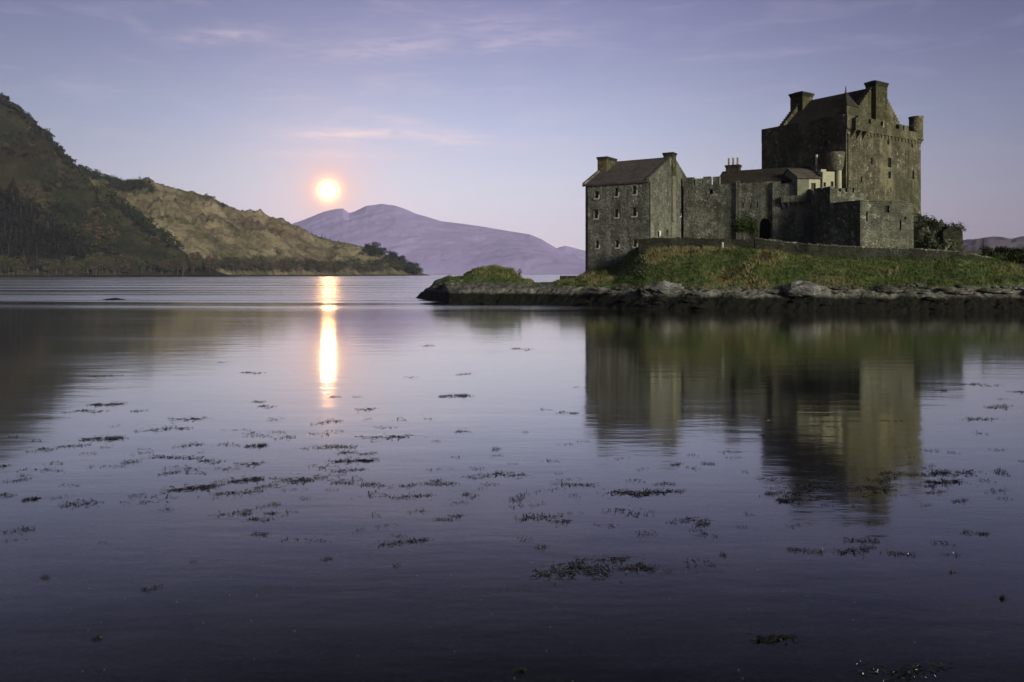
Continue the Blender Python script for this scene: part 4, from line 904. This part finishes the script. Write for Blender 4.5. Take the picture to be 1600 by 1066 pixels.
shrub('round_bush', (xpx(1458, 93.6), 93.6, zpx(360, 93.6)), 1.2, 1.7, 420, 'leaf_ivy', 3, 'small round dark bush on top of the ivy outcrop', size=.1)
p = on_islet(1540, 90.5); shrub('dark_bush', (p[0], p[1], p[2]), 1.3, 1.5, 520, 'leaf_ivy', 4, 'dark little bush with a bare pole at the far end of the long dyke', size=.11)
a = MB(); a.tube([(p[0] - .1, p[1] + .3, p[2] - .3), (p[0] - .1, p[1] + .3, zpx(372, 90.8))], [.05, .03], 6); tag(a.build('pole', MAT['wood_dark']), 'thin bare pole standing behind the little dark bush', 'pole')
shrub('spit_shrub', islet_at(811, 436), 0.9, 1.5, 160, 'leaf_brown', 5, 'tiny thin shrub at the right shoulder of the rocky spit', size=.09, lobes=4)
for i, (px, Y, w_, h_) in enumerate([(1572, 93, 3.2, 1.3), (1605, 92, 3.5, 1.6), (1585, 89, 2.5, 1.2), (1625, 88, 3, 1.5), (1555, 90.5, 2.0, 1.0)]):
    p = on_islet(px, Y); shrub('bramble', (p[0], p[1], p[2] - .1), w_, h_, 700, 'leaf_ivy' if i % 2 else 'leaf_wood', 20 + i, 'dark low bramble on the slope past the end of the long dyke', cat='shrub', size=.14)
for o in list(C.objects):
    if o.name.startswith('bramble'): o['group'] = 'brambles past the end of the long dyke'

# ------------------------------------------------------------------ turf blades, dead bracken, shore boulders
mb = MB(); rg = random.Random(31)
for _ in range(15000):
    px = rg.uniform(870, 1660); pr = isl_profile(px); Y = rg.uniform(pr[3][0] - 0.3, pr[5][0] + 1.0)
    if rg.random() < 0.08: px = rg.uniform(700, 830); pr = isl_profile(px); Y = rg.uniform(pr[3][0], pr[5][0])
    x = xpx(px, Y); z = isl_z(px, Y, pr)
    if z < 2.1: continue
    nn = 1.25 * fbm(x, Y * 1.5, 9, 0.17, 5); m_ = 3 if nn > .72 else 2 if nn > .33 + rg.uniform(-.2, .2) else 1 if nn > -.15 + rg.uniform(-.2, .2) else 0
    h_ = rg.uniform(.12, .32) * (1.5 if m_ >= 2 else 1)
    for _b in range(5):
        a_ = rg.random() * 6.28; q = Vector((x + rg.gauss(0, .13), Y + rg.gauss(0, .13), z - .03)); s_ = Vector((math.cos(a_), math.sin(a_), 0)) * .035; l_ = Vector((rg.gauss(0, .4), rg.gauss(0, .4), 1)) * h_ * rg.uniform(.6, 1.2)
        mb.face([q - s_, q + s_, q + l_], m_)
tag(mb.build('grass', [MAT['blade_green'], MAT['blade_olive'], MAT['blade_straw'], MAT['blade_russet']]), kind='stuff')
BV = {k: [blob('boulder', MAT[k], None, 1, .8, .75, 11 + i, 3, .38, 1.1) for i in range(4)] for k in ('rock', 'rock_pale', 'rock_dark')}
def boulder(mat, p, w_, h_, label, group=None, name='boulder'):
    o = bpy.data.objects.new(name, rnd.choice(BV[mat])); C.objects.link(o); o.location = p; o.scale = (w_ / 2, w_ / 2.4, h_); o.rotation_euler = (0, 0, rnd.uniform(-.6, .6) + rnd.choice((0, math.pi)))
    return tag(o, label, 'rock', group)
p = islet_at(1258, 456); boulder('rock_pale', p, 4.6, 1.2, 'big pale grey slab of rock on the shore below the long dyke')
p = islet_at(1040, 455); boulder('rock_pale', p, 4.2, 1.15, 'broad pale boulder on the shore below the gabled house bank')
p = islet_at(1012, 455); boulder('rock', p, 2.2, .9, 'dark streaked boulder beside the broad pale boulder')
p = islet_at(975, 451); boulder('rock', p, 1.4, .7, 'small square boulder at the turf edge below the house')
for _ in range(46):
    px = rnd.uniform(905, 1640); p = islet_at(px, rnd.uniform(447, 459)); s_ = rnd.uniform(.35, 1.5) * rnd.uniform(.6, 1)
    boulder(rnd.choice(['rock', 'rock', 'rock_pale']), p, s_ * 1.25, s_ * .26, 'small lichened rock in the stony strip between turf and tide line', 'rocks in the stony strip')
for _ in range(24):
    px = rnd.uniform(690, 1640); p = islet_at(px, rnd.uniform(464, 482)); s_ = rnd.uniform(.6, 1.9)
    boulder('rock_dark', p, s_, s_ * .2, 'blackish weed-covered rock on the tide line of the islet', 'weedy tide line rocks')
for _ in range(18):
    px = rnd.uniform(900, 1640); w_ = rnd.uniform(1.3, 3.0); boulder(rnd.choice(['rock_pale', 'rock']), islet_at(px, rnd.uniform(450, 460)), w_, w_ * .13, 'flat pale rock slab lying along the waterline of the islet', 'flat pale rock slabs')
for _ in range(14):
    px = rnd.uniform(925, 1005); boulder('rock_pale', islet_at(px, rnd.uniform(418, 429)), .5, .14, 'small pale stone lying in the grass below the gabled house', 'pale stones in the grass')
for px, py, w_ in [(688, 449, 1.8), (705, 446, 2.2), (735, 430, 2.0), (722, 441, 1.4)]:
    boulder('rock', islet_at(px, py), w_, w_ * .35, 'lichened rock on the seaward shoulder of the spit', 'rocks on the spit')
Yr_ = CAM_H * F_PX / (468.5 - HOR); boulder('rock_dark', (xpx(178, Yr_), Yr_, -0.12), 3.3, .42, 'low black rock just breaking the water surface far left of the sun reflection', name='skerry')

# ------------------------------------------------------------------ floating seaweed
def weed_mesh(seed, fronds, spread, tilt):
    """branching fronds drifting along a crooked spine, in a 1 x 1 m plan"""
    rg = random.Random(seed); a = MB(); knots = [(-.42, rg.uniform(-.1, .1))]
    while knots[-1][0] < .42: knots.append((knots[-1][0] + rg.uniform(.12, .3), rg.uniform(-.2, .2)))
    def ribbon(p, th_, n, L, wd, lift, depth):
        pts = [p]
        for k in range(n):
            th_ += rg.gauss(0, .45); q = pts[-1] + Vector((math.cos(th_), math.sin(th_), 0)) * L
            q.z = max(.003, p.z + lift * math.sin(math.pi * (k + 1) / (n + .5)) + rg.gauss(0, .003)); pts.append(q)
            if depth and rg.random() < .45: ribbon(q.copy(), th_ + rg.choice((-1, 1)) * rg.uniform(.4, 1.0), max(2, n - k - 1), L * .85, wd * .8, lift * .5, depth - 1)
        for k in range(n):
            d = (pts[k + 1] - pts[k]).normalized(); s_ = Vector((-d.y, d.x, rg.uniform(-.09, .09))); w0 = wd * (1 - .5 * k / n); w1 = wd * (1 - .5 * (k + 1) / n) if k < n - 1 else wd * .25
            a.face([pts[k] - s_ * w0, pts[k] + s_ * w0, pts[k + 1] + s_ * w1, pts[k + 1] - s_ * w1])
        if rg.random() < .15:
            r_ = rg.uniform(.007, .013); q = pts[-1]
            a.prism([q + Vector((math.cos(t_) * r_, math.sin(t_) * r_, -r_ * .5)) for t_ in (0, 1.26, 2.51, 3.77, 5.03)], [q + Vector((math.cos(t_) * r_ * .6, math.sin(t_) * r_ * .6, r_ * .8)) for t_ in (0, 1.26, 2.51, 3.77, 5.03)])
    for _ in range(fronds):
        i_ = rg.randrange(len(knots) - 1); k = rg.random(); x = knots[i_][0] * (1 - k) + knots[i_ + 1][0] * k; y = knots[i_][1] * (1 - k) + knots[i_ + 1][1] * k
        dense = 1 - min(1, abs(x) * 1.6)
        y = y + tilt * x + rg.gauss(0, spread * (.35 + .65 * dense)); x += rg.gauss(0, .05)
        ribbon(Vector((x, y, .004)), rg.random() * 6.28, rg.choice((3, 4, 5)), rg.uniform(.022, .045), rg.uniform(.008, .016), max(0.0, rg.gauss(.004, .007)) * (1 + dense), 1)
    for _ in range(max(4, fronds // 5)):
        ribbon(Vector((rg.uniform(-.75, .75), rg.gauss(0, .35), .004)), rg.random() * 6.28, 3, .03, .008, .005, 0)
    return a.mesh('seaweed_clump', MAT['seaweed'])
DENSE = [weed_mesh(100 + i, 135, .19, rnd.uniform(.1, .5)) for i in range(5)]; MIDW = [weed_mesh(200 + i, 50, .20, rnd.uniform(-.1, .7)) for i in range(7)]; SPARSE = [weed_mesh(300 + i, 16, .2, rnd.uniform(-.3, .6)) for i in range(6)]
def weed(px, py, wpx, hpx, dens=1, label=None, group=None):
    Y = CAM_H * F_PX / (py - HOR); x = xpx(px, Y); W = wpx * Y / F_PX; Dp = hpx * Y * Y / (F_PX * CAM_H)
    me = rnd.choice((SPARSE, MIDW, DENSE)[dens]); o = bpy.data.objects.new('seaweed_clump', me); C.objects.link(o)
    o.location = (x, Y, 0); o.scale = (W * 1.0, max(W * .45, Dp * 1.35), 1.0); o.rotation_euler = (0, 0, rnd.uniform(-.08, .08) + rnd.choice((0, math.pi)))
    if label is None:
        size = ('sparse wisp', 'small dark clump', 'thick dark clump')[dens]
        if px > 1120 and py < 800: where = "floating over the keep's reflection on the right"
        elif px > 1000: where = 'floating in the dark lower right water'
        elif px > 740: where = "floating below the gabled house's reflection"
        elif 420 < px <= 600 and py < 800: where = "floating in line with the sun's reflection"
        elif px > 420: where = "floating right of the sun's reflection and left of the castle's"
        elif py < 720: where = "floating far out left of the sun's reflection"
        else: where = "floating nearer the camera left of the sun's reflection"
        label = f'{size} of seaweed {where}'; group = label.replace(' of seaweed', 's of seaweed')
    return tag(o, label, 'seaweed', group)
weed(903, 889, 96, 26, 2, 'widest thick seaweed clump, olive green, floating in the lower centre water'); weed(1000, 887, 48, 12, 2, 'black seaweed clump just right of the widest olive one'); weed(958, 873, 78, 10, 1, 'thin seaweed trail just above the widest olive clump')
weed(1001, 771, 92, 9, 2, "long thick bar of seaweed under the gabled house's reflected chimneys"); weed(1208, 998, 74, 10, 2, 'long dark seaweed strand alone in the bottom right water'); weed(1425, 1046, 130, 14, 1, 'faint dark seaweed strand at the very bottom right')
weed(160, 686, 66, 7, 2, 'long slanting black seaweed bar far out on the left'); weed(300, 764, 72, 10, 2, 'thick dark seaweed raft left of the broken sun glints'); weed(1232, 781, 48, 10, 2, "squat olive seaweed clump at the left edge of the keep's reflected roof")
for a in [(1245, 768, 60, 10, 1), (1290, 762, 120, 14, 1), (1360, 762, 110, 12, 1), (1480, 753, 52, 8, 2), (1492, 740, 90, 5, 1), (1565, 738, 26, 9, 1), (1430, 742, 70, 6, 1), (1540, 752, 30, 6, 0), (1350, 845, 52, 10, 1), (1338, 860, 70, 14, 1), (1245, 860, 32, 10, 1), (1278, 863, 22, 5, 1),
          (1405, 866, 40, 8, 1), (1090, 880, 44, 26, 0), (1130, 868, 12, 5, 1), (1530, 655, 56, 3, 1), (1563, 636, 46, 6, 1), (1545, 602, 60, 4, 0), (1470, 610, 30, 3, 1), (1520, 600, 30, 3, 1), (1590, 612, 26, 3, 1), (1190, 680, 14, 4, 1), (1210, 748, 40, 5, 1),
          (710, 619, 52, 5, 2), (817, 546, 30, 4, 1), (668, 541, 18, 3, 1), (640, 590, 24, 3, 0), (725, 585, 22, 3, 1), (172, 632, 42, 6, 2), (142, 643, 48, 4, 1), (220, 642, 20, 3, 1), (165, 588, 40, 3, 1), (395, 583, 36, 3, 1), (350, 566, 24, 3, 0),
          (115, 697, 44, 5, 1), (72, 703, 28, 5, 1), (50, 706, 20, 4, 0), (300, 654, 60, 6, 1), (255, 671, 66, 7, 1), (405, 628, 20, 4, 1), (417, 636, 26, 5, 1), (432, 655, 34, 6, 0), (575, 639, 34, 5, 1), (520, 621, 22, 3, 1), (560, 620, 24, 3, 0), (612, 682, 90, 7, 1), (575, 655, 16, 4, 0), (605, 668, 50, 3, 0),
          (400, 697, 34, 6, 2), (442, 685, 26, 6, 1), (395, 724, 48, 8, 1), (280, 715, 84, 7, 1), (225, 708, 36, 6, 0), (430, 676, 40, 4, 0), (400, 682, 60, 4, 0), (545, 721, 56, 6, 2), (500, 700, 60, 6, 1), (540, 698, 40, 7, 1), (575, 709, 26, 4, 1), (545, 735, 50, 6, 1), (510, 660, 36, 7, 1), (505, 679, 44, 6, 0), (500, 730, 50, 10, 0),
          (470, 748, 80, 12, 1), (505, 745, 40, 10, 0), (385, 751, 54, 10, 2), (372, 770, 70, 8, 1), (415, 760, 30, 8, 1), (300, 738, 50, 8, 0), (350, 733, 40, 6, 0), (232, 781, 62, 14, 0), (225, 776, 40, 8, 0), (127, 787, 58, 10, 1), (50, 780, 22, 6, 2), (90, 778, 26, 6, 0), (10, 775, 26, 6, 1), (60, 735, 70, 8, 0), (35, 750, 20, 5, 1), (5, 728, 26, 4, 1), (85, 724, 30, 6, 0), (205, 722, 26, 5, 1),
          (375, 802, 34, 5, 1), (350, 805, 40, 6, 0), (422, 790, 22, 6, 1), (425, 802, 22, 4, 1), (645, 776, 60, 7, 1), (585, 773, 50, 12, 0), (600, 760, 40, 6, 0), (555, 748, 26, 10, 0), (715, 806, 24, 6, 1), (650, 800, 22, 5, 0), (585, 805, 20, 9, 0), (735, 775, 24, 8, 1), (812, 778, 28, 14, 1), (765, 744, 82, 7, 1), (790, 739, 26, 5, 0),
          (900, 758, 54, 6, 1), (890, 750, 34, 4, 0), (990, 752, 40, 6, 0), (1035, 757, 30, 4, 1), (840, 808, 66, 8, 1), (880, 814, 40, 7, 1), (1000, 801, 70, 14, 0), (960, 800, 60, 10, 0), (1070, 815, 60, 8, 1), (1095, 820, 26, 7, 1), (1010, 836, 40, 5, 0), (950, 822, 40, 6, 0), (1105, 835, 40, 12, 0), (845, 856, 20, 5, 1), (635, 847, 70, 9, 1), (600, 852, 40, 6, 0),
          (405, 835, 26, 8, 1), (470, 844, 70, 6, 0), (25, 830, 36, 9, 1), (237, 920, 24, 7, 1), (70, 903, 14, 3, 1), (150, 998, 16, 4, 1), (1566, 935, 12, 4, 2), (1520, 833, 40, 6, 1), (1490, 867, 30, 5, 0), (1470, 850, 44, 8, 0), (1488, 895, 12, 3, 1), (815, 1048, 14, 5, 2), (300, 878, 20, 4, 0), (510, 874, 16, 3, 1), (620, 884, 10, 3, 1), (160, 848, 14, 3, 0),
          (885, 645, 32, 4, 1), (850, 640, 24, 3, 0), (910, 690, 20, 4, 0), (1108, 725, 20, 5, 1), (1058, 726, 20, 4, 1), (720, 675, 26, 4, 1), (775, 702, 16, 5, 1), (820, 676, 14, 3, 0), (900, 605, 14, 3, 0), (1460, 705, 16, 4, 0), (1500, 783, 30, 5, 1), (680, 690, 20, 4, 0), (800, 725, 16, 3, 0)]:
    weed(*a)
rs = random.Random(404)
for _ in range(95):
    px = rs.uniform(0, 1600); py = rs.gauss(735, 62)
    if 590 < py < 900: weed(px, py, rs.uniform(10, 34), rs.uniform(2, 6) * (py - 428) / 300, 0)
for k in range(50):
    px, py = (rs.gauss(430, 190), rs.gauss(735, 40)) if k < 32 else (rs.uniform(1200, 1560), rs.gauss(756, 12))
    weed(px, py, rs.uniform(14, 40), rs.uniform(3, 7), k % 2)
# pale shells and pebbles on the bed close to the camera
mb = MB(); rg = random.Random(55)
for _ in range(90):
    Y = rg.uniform(6.6, 13); x = rg.uniform(-.7, .7) * Y; z = float(np.interp(Y, ys, zs)) + .012; s_ = rg.uniform(.005, .013) * (1.7 if rg.random() < .1 else 1); a_ = rg.random() * 6.28
    q = [Vector((x + math.cos(a_ + t_) * s_ * (1.3 if i % 2 else .8), Y + math.sin(a_ + t_) * s_, z)) for i, t_ in enumerate((0, 1.05, 2.1, 3.14, 4.2, 5.2))]
    mb.prism([v - Vector((0, 0, .012)) for v in q], [v * 1.0 + Vector((0, 0, s_ * .5)) for v in q])
tag(mb.build('pebbles', MAT['shell']), kind='stuff')

# ------------------------------------------------------------------ haze over the loch
m = bpy.data.materials.new('haze_air'); m.use_nodes = True; t = NT(m.node_tree); t.n.clear()
o = t.new('ShaderNodeOutputMaterial'); pv = t.new('ShaderNodeVolumePrincipled')
pv.inputs['Color'].default_value = (0.70, 0.65, 1.0, 1); pv.inputs['Density'].default_value = 0.000036; pv.inputs['Anisotropy'].default_value = -0.35
t.l.new(pv.outputs[0], o.inputs['Volume'])
mb = MB(); mb.prism([(-9500, -120, -4.2), (9500, -120, -4.2), (9500, 11200, -4.2), (-9500, 11200, -4.2)], [(-9500, -120, 690), (9500, -120, 690), (9500, 11200, 690), (-9500, 11200, 690)])
tag(mb.build('haze', m), kind='stuff')
